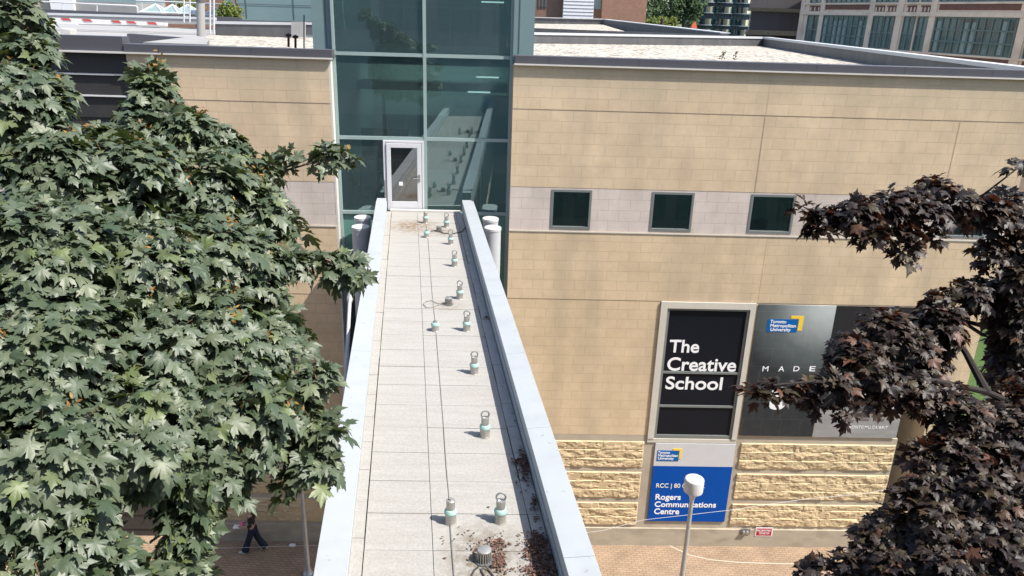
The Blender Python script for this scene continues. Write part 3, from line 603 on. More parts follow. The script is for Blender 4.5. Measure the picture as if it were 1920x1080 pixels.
text_px('I', (1610, 766), (1618, 766), 735, M['ink'], bb, YB - .001, .0)
text_px('I', (1672, 766), (1684, 766), 735, M['ink'], bb, YB - .001, .0)
text_px('TORONTOMU.CA/BRIT', (1580, 803), (1664, 804), 797.5, M['ink'], bb, YB - .001, .008, spacing=1.15)
s_ = MB()
for px, py, wd, hh in ((1585, 792, 16, 5), (1610, 789, 20, 4), (1640, 790, 18, 5), (1600, 783, 30, 3)):
    a = atY(px, py, YB); b_ = atY(px + wd, py - hh, YB); s_.box(a.x, b_.x, YB - .004, YB - .001, a.z, b_.z)
s_.build('printed_desk', mat('printed_mauve', (.16, .12, .13), .5), bb)
s_ = MB(); a = atY(1638, 778, YB); s_.add([(a.x - .12, YB - .004, a.z), (a.x + .18, YB - .004, a.z), (a.x + .12, YB - .004, a.z + .22), (a.x + .02, YB - .004, a.z + .34), (a.x - .04, YB - .004, a.z + .2)], [(0, 1, 2, 3, 4)])
s_.build('printed_figure', mat('printed_skin_tone', (.5, .24, .17), .5), bb)
# blue address sign
bs = thing('address_sign', 'blue and light grey building sign with white lettering, above the base wall behind the lamp', 'sign')
xa, xb = 5.38, 7.96
MB().box(xa, xb, 20.955, 20.995, Z(-13.60), Z(-12.76)).build('header_panel', M['signgrey'], bs)
MB().box(xa, xb, 20.955, 20.995, Z(-15.73), Z(-13.602)).build('panel', M['blue'], bs)
YQ = 20.953
a = atY(1231, 864, YQ); b_ = atY(1274, 845, YQ); MB().box(a.x, b_.x, YQ - .006, YQ, a.z, b_.z).build('logo_panel', M['logo'], bs)
c = atY(1279, 841, YQ); d = atY(1262, 841, YQ); e = atY(1278, 861, YQ)
MB().box(d.x, c.x, YQ - .006, YQ, b_.z + .005, c.z).box(b_.x + .005, c.x, YQ - .006, YQ, e.z, b_.z).build('corner_bracket', M['yellow'], bs)
for body, yb_, x1 in (('Toronto', 850.5, 1256), ('Metropolitan', 856, 1271), ('University', 861.5, 1263)): text_px(body, (1233.5, yb_), (x1, yb_), yb_ - 4.6, M['ink'], bs, YQ - .0065, .02)
text_px('RCC | 80', (1230, 914), (1275, 914.5), 906, mat('pale_yellow_lettering', (.85, .82, .62), .5), bs, YQ, .004)
text_px('GOULD ST.', (1279, 914.5), (1321, 915), 906.5, M['ink'], bs, YQ, .004)
text_px('Rogers', (1228.5, 936.5), (1276, 937), 926, M['ink'], bs, YQ, .02)
text_px('Communications', (1227, 950), (1342, 951), 940, M['ink'], bs, YQ, .02)
text_px('Centre', (1226, 963.5), (1273, 964), 953, M['ink'], bs, YQ, .02)
# small wall plates
rs = thing('red_notice', 'small red notice with two lines of white lettering on the base wall', 'sign')
a = atY(1417, 1004, 20.92); b_ = atY(1448, 991, 20.92); MB().box(a.x, b_.x, 20.915, 20.929, a.z, b_.z).build('panel', M['red'], rs)
MB().box(a.x - .03, b_.x + .03, 20.918, 20.9285, a.z - .03, b_.z + .03).build('border', M['ink'], rs)
text_px('FIRE DEPARTMENT', (1419, 996.5), (1446, 997), 993, M['ink'], rs, 20.914, .01); text_px('CONNECTION', (1423, 1001.5), (1442, 1002), 998, M['ink'], rs, 20.914, .01)
pq = thing('pipe_connection_plate', 'grey metal plate with two hose outlets beside the red notice', 'plate')
a = atY(1387, 1002, 20.92); b_ = atY(1407, 992, 20.92); MB().box(a.x, b_.x, 20.912, 20.929, a.z, b_.z).build('panel', M['plaque'], pq)
for t in (.32, .68):
    cx = a.x + (b_.x - a.x) * t; cz = (a.z + b_.z) / 2; MB().tube([(cx, 20.912, cz), (cx, 20.84, cz - .01)], .055, 12).build('hose_outlet', M['steel'], pq)

# ------------------------------------------------------------------ footbridge
BR = thing('footbridge', 'enclosed footbridge with white metal parapets and pale slab roof leading to the glass door', 'bridge')
y0, y1 = -3.95, 21.25; zd = Z(-5.4)
def us(m): return m
b = MB(); y = y0; jy = [8.55 + .635 * k for k in range(-25, 25)]
ys = [y0] + [q for q in jy if y0 + .1 < q < 20.9] + [y1 - .15]
UL, UC, UR = -.56, .17, 1.27
cells = []
for i in range(len(ys) - 1):
    g_ = .0035
    for (ua, ub) in ((UL, UC), (UC, UR)):
        dz = random.uniform(-.003, .003)
        b.sbox(ua + g_, ub - g_, ys[i] + g_ * 1.2, ys[i + 1] - g_ * 1.2, zd - .04, zd + dz)
b.build('roof_slabs', M['deck'], BR)
MB().sbox(-.9, 1.7, y0, y1 - .12, zd - .3, zd - .045).build('roof_bed', M['seam'], BR)
b = MB(); q = y0 + .3
while q < 20.9:
    e_ = min(q + .655, y1 - .15); b.sbox(-.699, UL - .006 + random.uniform(-.006, .004), q + .004, e_ - .004, zd - .03, zd + .004 + random.uniform(-.002, .004)); q = e_
    if e_ >= y1 - .16: break
b.build('edge_strip', M['deck'], BR)
b = MB(); q = y0 + .1
while q < 20.9:
    e_ = min(q + .655, y1 - .15); b.sbox(UR + .006 + random.uniform(-.004, .006), 1.428, q + .004, e_ - .004, zd - .03, zd + .002 + random.uniform(-.002, .003)); q = e_
    if e_ >= y1 - .16: break
b.build('edge_strip', M['flash'], BR)
for s, (ua, ub, wa, wb) in enumerate(((-.96, -.70, -.967, -.672), (1.44, 1.70, 1.428, 1.735))):
    p = MB().sbox(ua, ub, y0, y1 - .22, zd - .32, Z(-5.0)).build('parapet', M['bridge_in'], BR)
    cp = MB(); q = y0; n_ = [-3.95, -1.2, 1.2, 3.6, 6.05 if s else 5.4, 8.5 if s else 8.1, 10.75, 13.3, 15.9, 18.5, 20.95 - (.3 if s == 0 else .2)]
    for a, c in zip(n_[:-1], n_[1:]):
        if s == 0: cp.hexa(*[[(u - .109 * yy, yy, zz) for u, yy, zz in ((wa, a + .003, Z(-4.975 - d)), (wb, a + .003, Z(-4.99 - d)), (wb, c - .003, Z(-4.99 - d)), (wa, c - .003, Z(-4.975 - d)))] for d in (.045, .0)])
        else: cp.hexa(*[[(u - .109 * yy, yy, zz) for u, yy, zz in ((wa, a + .003, Z(-4.985 - d)), (wb, a + .003, Z(-4.955 - d)), (wb, c - .003, Z(-4.955 - d)), (wa, c - .003, Z(-4.985 - d)))] for d in (.045, .0)])
    cp.build('coping', M['bridge_metal'], p, .004)
    lp = MB(); ui = (-.70 if s == 0 else 1.44); sg = 1 if s == 0 else -1
    lp.sbox(min(ui, ui + sg * .02), max(ui, ui + sg * .02), y0, y1 - .25, Z(-5.2), Z(-5.185)); lp.build('lining_lip', M['bridge_metal'], p)
for u in (-.96, 1.66): MB().sbox(u, u + .05, y0, y1, Z(-8.6), zd - .321).build('side_glazing', M['winglass'], BR)
MB().sbox(-.97, 1.73, y0, y1, Z(-9.1), Z(-8.61)).build('walkway_floor', M['pale'], BR)
b = MB()
for k in range(9):
    yy = y0 + .1 + k * 3.1
    for u in (-.99, 1.715): b.sbox(u, u + .03, yy, yy + .12, Z(-8.6), zd - .33)
b.build('frame_post', M['colw'], BR)
MB().sbox(-.60, 1.40, y1 - .14, y1 - .02, zd - .25, zd + .05).build('door_threshold', M['drip'], BR)

# roof anchors
def make_anchor(kind, label):
    """kind: ring / cable / short ; local origin at the slab"""
    r = thing('roof_anchor', label, 'roof anchor', 'steel anchors along the bridge roof')
    h1 = {'ring': .14, 'cable': .15, 'short': .12}[kind]
    MB().lathe((0, 0, 0), [(.075, 0), (.073, .008), (.068, .014), (.068, h1)], 20).build('post', M['steel'], r)
    MB().lathe((0, 0, 0), [(.069, h1 - .012), (.075, h1 - .006), (.075, h1 + .022), (.060, h1 + .044), (.052, h1 + .046)], 20).build('collar', M['collar'], r)
    if kind == 'ring':
        MB().lathe((0, 0, 0), [(.053, h1 + .045), (.053, h1 + .145), (.050, h1 + .152)], 18).build('upper_post', M['steel'], r)
        n = 24; c = h1 + .195
        MB().tube([(.053 * math.cos(2 * math.pi * k / n + .01), 0, c + .053 * math.sin(2 * math.pi * k / n + .01)) for k in range(n + 1)], .0115, 8, False).build('ring', M['steelring'], r)
    elif kind == 'cable':
        MB().lathe((0, 0, 0), [(.053, h1 + .045), (.053, h1 + .16), (.045, h1 + .168), (.022, h1 + .17), (.022, h1 + .19)], 18).build('upper_post', M['steel'], r)
    else:
        MB().lathe((0, 0, 0), [(.05, h1 + .045), (.045, h1 + .06), (.022, h1 + .065), (.022, h1 + .085)], 16).build('cable_gland', M['steelring'], r)
    return r
ringp = make_anchor('ring', ''); cabp = make_anchor('cable', ''); shop = make_anchor('short', '')
spots = [(845, 980, cabp, 'nearest steel roof anchor without a ring, cable rising from its top'), (938, 978, ringp, 'nearest ring topped roof anchor, beside the leaf pile'),
         (909, 818, ringp, 'ring topped anchor with mint collar left of the first gutter leaves'), (889, 700, ringp, 'ring topped anchor standing alone in the middle of the roof'),
         (875, 620, ringp, 'ring topped anchor beside the short anchor that has no ring'), (816, 620, shop, 'short roof anchor without a ring, on the cable line mid bridge'),
         (862, 560, ringp, 'ring topped anchor just behind the small drain with the wire loop'), (852, 499, ringp, 'ring topped anchor third from the glass door, nothing beside it'),
         (845, 458, ringp, 'ring topped anchor second from the glass door, in front of the drain'), (837, 426, ringp, 'ring topped anchor closest to the tall glass at the bridge end'),
         (798, 418, cabp, 'steel anchor without a ring right beside the glass door threshold'), (800, 445, shop, 'short anchor without a ring on the dirty slabs near the door')]
used = set()
for px, py, pr, lab in spots:
    o = pr if pr.name not in used else copy_tree(pr)
    used.add(pr.name); p = atZ(px, py, -5.4); o.location = (p.x, p.y, zd); o['label'] = lab
    k = random.uniform(.95, 1.03); o.scale = (k, k, k); o.rotation_euler.z = random.uniform(-.25, .25)
# cables on the roof
P = lambda px, py, h=.02: atZ(px, py, -5.4 + h)
pa = atZ(845, 980, -5.4); top = Vector((pa.x, pa.y, zd + .34))
tag(MB().tube([P(*q, h=.009) for q in ((846, 975), (842, 930), (837, 875), (832, 800), (823, 690), (817, 612), (810, 545), (803, 450), (799, 420))], .005, 6).build('lifeline_cable', M['wiregrey']), 'thin steel lifeline running the length of the bridge roof through the anchors', 'cable')
tag(MB().tube([P(845, 984, .02), P(846, 1000), P(849, 1040), P(853, 1090), P(857, 1150)], .005, 6).build('ground_wire', M['wiregrey']), 'thin wire from the foot of the nearest anchor towards the camera', 'cable')
# drains
def drain(px, py, s, label, dome=True):
    r = thing('roof_drain', label, 'roof drain', 'drains in the bridge roof'); p = atZ(px, py, -5.4); r.location = (p.x, p.y, zd); r.scale = (s,) * 3
    MB().lathe((0, 0, 0), [(.125, 0), (.125, .02), (.1, .03)], 22).build('flange', M['metaldark'], r)
    MB().lathe((0, 0, 0), [(.075, .03), (.068, .165)], 16).build('drain_core', M['louver'], r)
    g = MB(); n = 18
    for k in range(n):
        a = 2 * math.pi * k / n; g.tube([(.098 * math.cos(a), .098 * math.sin(a), .03), (.083 * math.cos(a), .083 * math.sin(a), .175)], .0085, 6)
    g.lathe((0, 0, 0), [(.092, .172), (.09, .187), (.07, .197)], 20)
    g.build('strainer', M['steel'], r); return r
drain(908, 1052, .80, 'slotted dome roof drain among the reddish dead leaves with black cables')
drain(841, 571, .75, 'small roof drain with a wire loop lying beside it')
drain(823, 434, .72, 'small roof drain on the dirty slabs nearest the door')
p = atZ(841, 571, -5.4)
lp = [P(836, 570), P(822, 569), P(808, 563), P(797, 566), P(794, 571), P(800, 576), P(812, 575), P(826, 570), P(836, 573)]
tag(MB().tube(lp, .007, 6).build('wire_loop', M['wiregrey']), 'loop of stiff grey wire lying beside the small middle drain', 'wire')
tag(MB().tube([P(808, 433), P(818, 432), P(832, 437), P(850, 438), P(866, 434), P(875, 424), P(874, 410, .1)], .012, 6).build('heating_cable', M['wire']), 'dark cable curving from the far drain to the right parapet', 'cable')
for k, pts in enumerate(([(900, 1060), (890, 1068), (884, 1080), (880, 1110)], [(905, 1062), (903, 1072), (911, 1085), (920, 1110)], [(909, 1060), (917, 1070), (925, 1080), (940, 1110)])):
    tag(MB().tube([P(*q, h=.012 + .03 * (i == 0)) for i, q in enumerate(pts)], .009, 6).build('heating_cable', M['wire']), ['leftmost black cable trailing from the leaf covered drain', 'middle black cable trailing from the leaf covered drain', 'rightmost black cable trailing from the leaf covered drain'][k], 'cable', 'cables from the near drain')
# dead leaves on the roof
V = []; T = []
def litter(px, py, rx, ry, n):
    for _ in range(n):
        a = random.uniform(0, 2 * math.pi); r = min(1.6, abs(random.gauss(0, .62))); p = atZ(px + rx * r * math.cos(a), py + ry * r * math.sin(a), -5.4)
        if p.x + .109 * p.y > 1.425: continue
        s = random.uniform(.010, .030); th = random.uniform(0, 6.28); d = Vector((math.cos(th), math.sin(th), 0)); q = Vector((-d.y, d.x, 0)); z = zd + .008 + random.random() * .035
        c = Vector((p.x, p.y, z)); o = len(V); cu = random.uniform(-.3, .7); ti = random.uniform(-.4, .4)
        V.extend([tuple(c - d * s), tuple(c + q * s * .5 + Vector((0, 0, s * cu))), tuple(c + d * s + Vector((0, 0, s * ti))), tuple(c - q * s * .5 + Vector((0, 0, s * cu)))]); T.extend([(o, o + 1, o + 2), (o, o + 2, o + 3)])
for args in ((930, 1020, 24, 16, 110), (935, 1055, 18, 26, 260), (1000, 1030, 22, 26, 220), (1020, 1060, 28, 34, 520), (1012, 1020, 18, 22, 260), (984, 870, 13, 36, 420), (968, 868, 12, 7, 60), (1003, 945, 8, 24, 60), (1012, 1075, 34, 20, 300), (920, 600, 8, 3, 26), (1005, 975, 6, 6, 14), (912, 595, 4, 10, 16), (960, 780, 60, 200, 26), (870, 1000, 60, 60, 16), (893, 1035, 24, 22, 40)): litter(*args)
struct(arrays('dead_leaves', V, T, leafmat('dead_leaf', [(0, (.085, .05, .038)), (1, (.30, .17, .12)), (.35, (.19, .105, .08)), (.7, (.075, .055, .05))], (.12, .05, .02), .7, .2, .1), smooth=False), 'stuff')

# columns beside the bridge end
def column(x, y, r, z1, label):
    o = thing('bridge_column', label, 'column', 'white columns at the bridge end', (x, y, 0))
    MB().lathe((0, 0, 0), [(r, 0), (r, z1 - .08)], 28).build('shaft', M['colw'], o)
    MB().lathe((0, 0, 0), [(r + .012, z1 - .079), (r + .012, z1 - .01), (r, z1)], 28).build('cap', M['coping'], o)
column(-3.62, 20.3, .235, Z(-5.63), 'nearer white capped column left of the bridge end')
column(-3.67, 20.95, .225, Z(-5.53), 'farther white capped column left of the bridge, against the glass')
column(.03, 20.3, .225, Z(-5.57), 'nearer white capped column right of the bridge end')
column(-.04, 20.95, .22, Z(-5.48), 'farther white capped column right of the bridge, against the glass')
a = atU(659, 500, -1.12); b_ = atU(649, 700, -1.12); d = (b_ - a).normalized()
tr = thing('tie_rod', 'white steel tie rod with a turnbuckle beside the left parapet', 'rod')
tm = a + (b_ - a) * .22
MB().tube([a, tm - d * .35], .022, 10).tube([tm + d * .35, b_ + d * 6], .032, 12).build('rod', M['colw'], tr)
MB().tube([tm - d * .36, tm - d * .25, tm - d * .1, tm + d * .1, tm + d * .25, tm + d * .36], [.03, .06, .035, .035, .06, .03], 10).build('turnbuckle', M['steel'], tr)

# ------------------------------------------------------------------ street lamps, wires, litter
def lamp(loc, label):
    o = thing('street_lamp', label, 'street lamp', 'drum headed street lamps', loc)
    MB().lathe((0, 0, 0), [(.16, 0), (.16, .06), (.12, .1), (.075, .25), (.07, 1.2), (.06, 2.4), (.052, 3.15)], 18).build('pole', M['pole'], o)
    MB().lathe((0, 0, 0), [(.055, 3.1), (.08, 3.2), (.18, 3.3)], 22).build('neck', M['lampwhite'], o)
    MB().lathe((0, 0, 0), [(.2, 3.301), (.25, 3.32), (.255, 3.345), (.255, 3.555), (.25, 3.568), (.232, 3.58)], 32).build('lamp_head', M['lampwhite'], o); return o
p = atY(1298, 905, 17.)
l1 = lamp((p.x + .05, 17., 0), 'white drum headed street lamp in front of the blue sign')
l1.scale.z = (p.z + .13) / 3.58
l2 = copy_tree(l1); l2.location = (-5.52, 19.37, 0); l2.scale.z = l1.scale.z * .8; l2['label'] = 'street lamp pole left of the bridge, head hidden in the maple leaves'
def wire(name, pts, r, label):
    tag(MB().tube(pts, r, 5).build(name, M['linew']), label, 'wire', 'thin wires over the street')
A = atY(1130, 995, 18); Bp = atY(1205, 975, 18); C = atY(1365, 957, 18); Dd = atY(1500, 937, 18); E_ = atY(1625, 925, 18)
wire('overhead_wire', [atY(1000, 1010, 18), A, Bp, C, Dd, E_, atY(1800, 890, 18)], .0055, 'thin pale wire crossing in front of the blue sign to the purple tree')
wire('overhead_wire', [atY(330, 1030, 18.4), atY(445, 1027, 18.4), atY(540, 1024, 18.4), atY(640, 1022, 18.4)], .004, 'thin pale wire at ankle height before the walking person')
p = atZ(548, 1023, -GZ)
lt = MB().hexa([(-.11, -.05, 0), (.11, -.06, 0), (.1, .06, 0), (-.1, .05, 0)], [(-.09, -.04, .05), (.1, -.05, .04), (.09, .05, .05), (-.08, .04, .06)]).build('food_wrapper', M['paper'], None, .008, (p.x, p.y, 0)); tag(lt, 'crumpled white wrapper lying on the paving near the walking person', 'litter')

# ------------------------------------------------------------------ the walking person
def skin_mesh(name, joints, edges, m, parent, sub=1, root=0):
    me = bpy.data.meshes.new(name); me.from_pydata([j[:3] for j in joints], edges, [])
    o = bpy.data.objects.new(name, me); col.objects.link(o)
    sm = o.modifiers.new('s', 'SKIN'); sm.use_smooth_shade = True
    for i, j in enumerate(joints):
        v = me.skin_vertices[0].data[i]; r = j[3]; v.radius = (r, j[4] if len(j) > 4 else r); v.use_root = (i == root)
    sb = o.modifiers.new('d', 'SUBSURF'); sb.levels = sub; sb.render_levels = sub
    bpy.context.view_layer.update()
    me2 = bpy.data.meshes.new_from_object(o.evaluated_get(bpy.context.evaluated_depsgraph_get())); bpy.data.objects.remove(o)
    me2.materials.clear(); me2.materials.append(m); ob = bpy.data.objects.new(name, me2); col.objects.link(ob); ob.parent = parent
    me2.polygons.foreach_set('use_smooth', [True] * len(me2.polygons)); return ob
f1 = atZ(456, 1031, -GZ); f2 = atZ(491, 1036, -GZ); cx, cy = (f1.x + f2.x) / 2 + .08, (f1.y + f2.y) / 2
pr = thing('person', 'person in wide navy trousers and pale shoes walking left, holding a pink bundle', 'person', loc=(cx, cy, 0))
# facing -X ; y- is the left-hand side towards the camera
J = [(0, 0, .96, .14, .11), (-.02, 0, 1.18, .125, .095), (-.03, 0, 1.38, .155, .10), (-.04, 0, 1.47, .055), (-.06, 0, 1.55, .075, .085), (-.07, 0, 1.64, .085, .095),
     (-.03, -.17, 1.38, .055), (.02, -.21, 1.12, .042), (-.20, -.17, 1.06, .033), (-.03, .17, 1.38, .055), (.03, .21, 1.12, .042), (-.20, .15, 1.05, .033),
     (-.01, -.09, .88, .085), (-.14, -.09, .50, .06), (-.26, -.09, .09, .042), (-.40, -.10, .035, .034),
     (.0, .09, .88, .085), (.10, .09, .48, .06), (.31, .09, .10, .042), (.20, .09, .04, .034), (-.28, -.15, 1.06, .038, .022), (-.28, .13, 1.05, .038, .022)]
Ed = [(0, 1), (1, 2), (2, 3), (3, 4), (4, 5), (2, 6), (6, 7), (7, 8), (2, 9), (9, 10), (10, 11), (0, 12), (12, 13), (13, 14), (14, 15), (0, 16), (16, 17), (17, 18), (18, 19), (8, 20), (11, 21)]
for side, hb in ((-1, 20), (1, 21)):
    hx, hy, hz = J[hb][:3]
    for k in range(4):
        i = len(J); yy = hy + (k - 1.5) * .019; ln = (.068, .08, .076, .06)[k]
        J += [(hx - .05, yy, hz + .004, .0095), (hx - .05 - ln * .5, yy, hz - .004, .0085), (hx - .05 - ln * .85, yy, hz + .026, .0075)]; Ed += [(hb, i), (i, i + 1), (i + 1, i + 2)]
    i = len(J); J += [(hx - .01, hy - side * .045, hz + .02, .011), (hx - .05, hy - side * .055, hz + .035, .009)]; Ed += [(hb, i), (i, i + 1)]
body = skin_mesh('body', J, Ed, M['skin'], pr, 1)
skin_mesh('trousers', [(0, 0, 1.03, .145, .118), (0, 0, .93, .165, .13), (-.01, -.085, .84, .115), (-.15, -.09, .47, .10), (-.27, -.09, .12, .125), (-.285, -.09, .055, .13), (.0, .085, .84, .115), (.10, .09, .47, .10), (.29, .09, .15, .12), (.32, .09, .075, .125)], [(0, 1), (1, 2), (2, 3), (3, 4), (4, 5), (1, 6), (6, 7), (7, 8), (8, 9)], M['navy'], pr, 2)
skin_mesh('top', [(0, 0, 1.0, .15, .12), (-.02, 0, 1.18, .14, .11), (-.03, 0, 1.37, .17, .115), (-.035, 0, 1.45, .07), (-.03, -.18, 1.37, .068), (.02, -.215, 1.13, .055), (-.10, -.19, 1.085, .048), (-.03, .18, 1.37, .068), (.02, .215, 1.13, .055), (-.10, .18, 1.085, .048)], [(0, 1), (1, 2), (2, 3), (2, 4), (4, 5), (5, 6), (2, 7), (7, 8), (8, 9)], M['top'], pr, 1)
skin_mesh('hair', [(-.02, 0, 1.70, .095), (.03, 0, 1.63, .075), (.045, 0, 1.52, .06), (.05, 0, 1.42, .035)], [(0, 1), (1, 2), (2, 3)], M['hair'], pr, 2)
fc = MB()
fc.add([(-.155, 0, 1.60), (-.175, 0, 1.575), (-.15, .014, 1.575), (-.15, -.014, 1.575)], [(0, 1, 2), (0, 3, 1), (1, 3, 2)]); fc.build('nose', M['skin'], pr)
fe = MB(); [fe.lathe((-.148, sy * .032, 1.607), [(.004, -.005), (.009, 0), (.004, .005)], 8) for sy in (-1, 1)]; fe.box(-.152, -.147, -.02, .02, 1.543, 1.549); fe.build('eyes_and_mouth', M['hair'], pr)
for nm, (sx, sy, sz, rot) in (('shoe', (-.37, -.10, .0, .1)), ('shoe', (.27, .09, .03, -.45))):
    s_ = MB().hexa([(-.14, -.045, 0), (.12, -.04, 0), (.12, .04, 0), (-.14, .045, 0)], [(-.10, -.035, .05), (.11, -.035, .09), (.11, .035, .09), (-.10, .035, .05)]).build(nm, M['shoe'], pr, .02); s_.location = (sx, sy, sz); s_.rotation_euler = (0, rot * .6, 0)
bag = thing('jacket_bundle', 'folded pink bundle held in front of the walking person', 'bundle', loc=(cx - .3, cy - .05, 1.08))
skin_mesh('folded_cloth', [(.0, -.1, .02, .09, .07), (-.03, 0, .0, .11, .085), (0, .12, .03, .085, .07), (.02, 0, -.12, .09, .06)], [(0, 1), (1, 2), (1, 3)], M['pink'], bag, 2, 1)
tag(MB().box(-.13, .13, -.09, .09, -.01, .01).build('paper_folder', M['paper'], None, .004, (cx - .46, cy - .04, .985)), 'flat white folder held under the pink bundle', 'folder')

# ------------------------------------------------------------------ trees with maple leaves
half = [(.06, -.05), (.38, -.13), (.32, .03), (.47, .11), (.29, .22), (.50, .34), (.66, .60), (.45, .56), (.40, .66), (.20, .49), (.27, .74), (.13, .79), (.0, 1.06)]
outl = [(0, 0)] + half + [(-x, y) for x, y in half[-2::-1]]
def leaf_template(fold, droop, twist):
    pts = [(0, .27)] + outl
    V = []
    for x, y in pts:
        z = fold * abs(x) - droop * (max(0, y) ** 2) - .35 * x * x + twist * x * y + .05 * math.sin(9 * x + 5 * y)
        V.append((x, y, z))
    n = len(outl); T = [(0, 1 + i, 1 + (i + 1) % n) for i in range(n)]
    return np.array(V, float), np.array(T, int)
TEMPL = [leaf_template(f, d, t) for f, d, t in ((.55, .3, .25), (-.25, .75, -.3), (.22, .25, .1), (-.05, .45, -.12), (.3, .1, .0), (.05, .6, .2), (.15, .35, -.25))]
def nrm(a): return a / np.maximum(1e-9, np.linalg.norm(a, axis=-1, keepdims=True))
def leaves_mesh(name, base, d, n, size, m, parent):
    Vs = []; Ts = []; off = 0; k = rng.integers(0, len(TEMPL), len(base))
    for ti, (V, T) in enumerate(TEMPL):
        idx = np.where(k == ti)[0]
        if not len(idx): continue
        dd = nrm(d[idx]); nn = n[idx] - dd * (n[idx] * dd).sum(1, keepdims=True); nn = nrm(nn); xx = np.cross(dd, nn)
        s = size[idx][:, None, None]
        P_ = base[idx][:, None, :] + s * (V[None, :, 0:1] * xx[:, None, :] + V[None, :, 1:2] * dd[:, None, :] + V[None, :, 2:3] * nn[:, None, :])
        Vs.append(P_.reshape(-1, 3)); Ts.append((T[None] + (np.arange(len(idx)) * len(V))[:, None, None] + off).reshape(-1, 3)); off += len(idx) * len(V)
    return arrays(name, np.concatenate(Vs), np.concatenate(Ts), m, parent, True)
def crown(blobs, dens, lsize, fill, droop=.35, upb=.55):
    """shingled rosettes on the outside of every limb's foliage clump, plus loose leaves inside it"""
    B = []; Dv = []; Nv = []; S = []; hubs = []
    up = np.array([0, 0, 1.])
    for (px, py, zc, rp, *rest) in blobs:
        c = atD(px, py, zc); r = rp * zc / F; ncl = max(3, int(dens * 4 * math.pi * r * r))
        ns = max(2, int(ncl / 5.5)); sub = nrm(rng.normal(size=(ns, 3)) * np.array([1, 1, .8]) + np.array([0, 0, .2]))
        o = sub[rng.integers(0, ns, ncl)] + rng.normal(size=(ncl, 3)) * .24                    # shoots bunch on their boughs
        o = nrm(o); loose = rng.random(ncl) < .22; o[loose] = nrm(rng.normal(size=(int(loose.sum()), 3)) + np.array([0, 0, .2]))
        rad = np.where(loose, rng.uniform(.45, .8, ncl), rng.uniform(.78, 1.06, ncl))[:, None] * r
        keep = o[:, 2] > -.8; o = o[keep]; rad = rad[keep]; hub = c + o * rad * np.array([1, 1, .9])
        ax = nrm(o * (1 - upb) + up * upb + rng.normal(size=o.shape) * .14)
        for h, a, oo in zip(hub, ax, o):
            hubs.append((c, h)); k = rng.integers(6, 11)
            e1 = nrm(np.cross(a, [.3, .9, .1])); e2 = np.cross(a, e1); ph = rng.uniform(0, 6.28) + np.arange(k) * 2.4
            ring = np.cos(ph)[:, None] * e1 + np.sin(ph)[:, None] * e2
            out = ring * .9 + oo * .35
            lv = np.linspace(0, 1, k)[:, None]
            dd = nrm(out - up * (droop * rng.uniform(.2, 1.8, (k, 1))) + a * (.35 - .3 * lv) + rng.normal(size=(k, 3)) * .12)
            pos = h + ring * (.045 + .085 * lv) - a * lv * .12
            nn = a + ring * .35 + rng.normal(size=(k, 3)) * .22
            B.append(pos); Dv.append(dd); Nv.append(nn); S.append(lsize * rng.uniform(.55, 1.25, k) * (.72 + .38 * lv[:, 0]))
        nf = int(fill * 4 * math.pi * r * r)
        if nf:
            q = nrm(rng.normal(size=(nf, 3))) * (r * rng.uniform(.15, .85, (nf, 1)) ** .7)
            B.append(c + q); Dv.append(nrm(rng.normal(size=(nf, 3)) - up * .4)); Nv.append(up + rng.normal(size=(nf, 3)) * .5); S.append(lsize * rng.uniform(.7, 1.05, nf))
    return np.concatenate(B), np.concatenate(Dv), np.concatenate(Nv), np.concatenate(S), hubs
def make_tree(name, label, blobs, base, lm, bm, tm, lsize, dens, fill, cands, droop=.35, limbs=None):
    t = thing(name, label, 'tree', loc=(0, 0, 0))
    B, D_, N_, S, hubs = crown(blobs, dens, lsize, fill, droop)
    leaves_mesh('crown', B, D_, N_, S, lm, t)
    tr = MB(); base = Vector(base); tops = [Vector(atD(*c)) for c in cands]
    if limbs:
        q0, q1 = Vector(atD(*limbs[1][0])), Vector(atD(*limbs[0][0])); tr.tube([base, base + Vector((.05, 0, 3)), base.lerp(q0, .6) + Vector((.08, .03, 0)), q0, q1], [.22, .17, .12, .08, .05], 12)
    else: tr.tube([base, base + Vector((.05, 0, 3)), base.lerp(tops[0], .6) + Vector((.1, 0, 0)), tops[0], tops[0] + Vector((.0, .1, 1.2))], [.22, .17, .12, .07, .03], 12)
    nodes = [base.lerp(tops[0], .45), base.lerp(tops[0], .7), tops[0]] + tops
    for lb in limbs or ():
        pp = [Vector(atD(*q)) for q in lb]; n_ = len(pp); tr.tube(pp, [.05 - .04 * i / (n_ - 1) for i in range(n_)], 8)
    for tp in (tops[1:] if limbs is None else ()):
        st = min(nodes[:3], key=lambda q: (q - tp).length); mid = st.lerp(tp, .55) + Vector((0, 0, .2)); tr.tube([st, mid, tp], [.055, .036, .02], 8)
    for (px, py, zc, rp, *_) in blobs:
        c = Vector(atD(px, py, zc)); st = min(tops, key=lambda q: (q - c).length)
        if (st - c).length > .15: tr.tube([st, st.lerp(c, .5) + Vector((0, 0, -.06)), c], [.022, .014, .007], 6)
    tr.build('trunk', bm, t)
    tw = MB()
    for c, h in (hubs[::2] if limbs is None else []):
        c = Vector(c); h = Vector(h); tw.tube([c.lerp(h, .35), c.lerp(h, .7) + Vector((0, 0, -.02)), h], [.007, .005, .0035], 4, False)
    if tw.v: tw.build('twigs', tm, t)
    return t, hubs
green = leafmat('maple_leaf_green', [(0, (.044, .070, .036)), (1, (.105, .14, .045)), (.3, (.066, .092, .052)), (.65, (.094, .120, .074)), (.9, (.118, .142, .082))], (.11, .15, .015), .50, .62, .15)
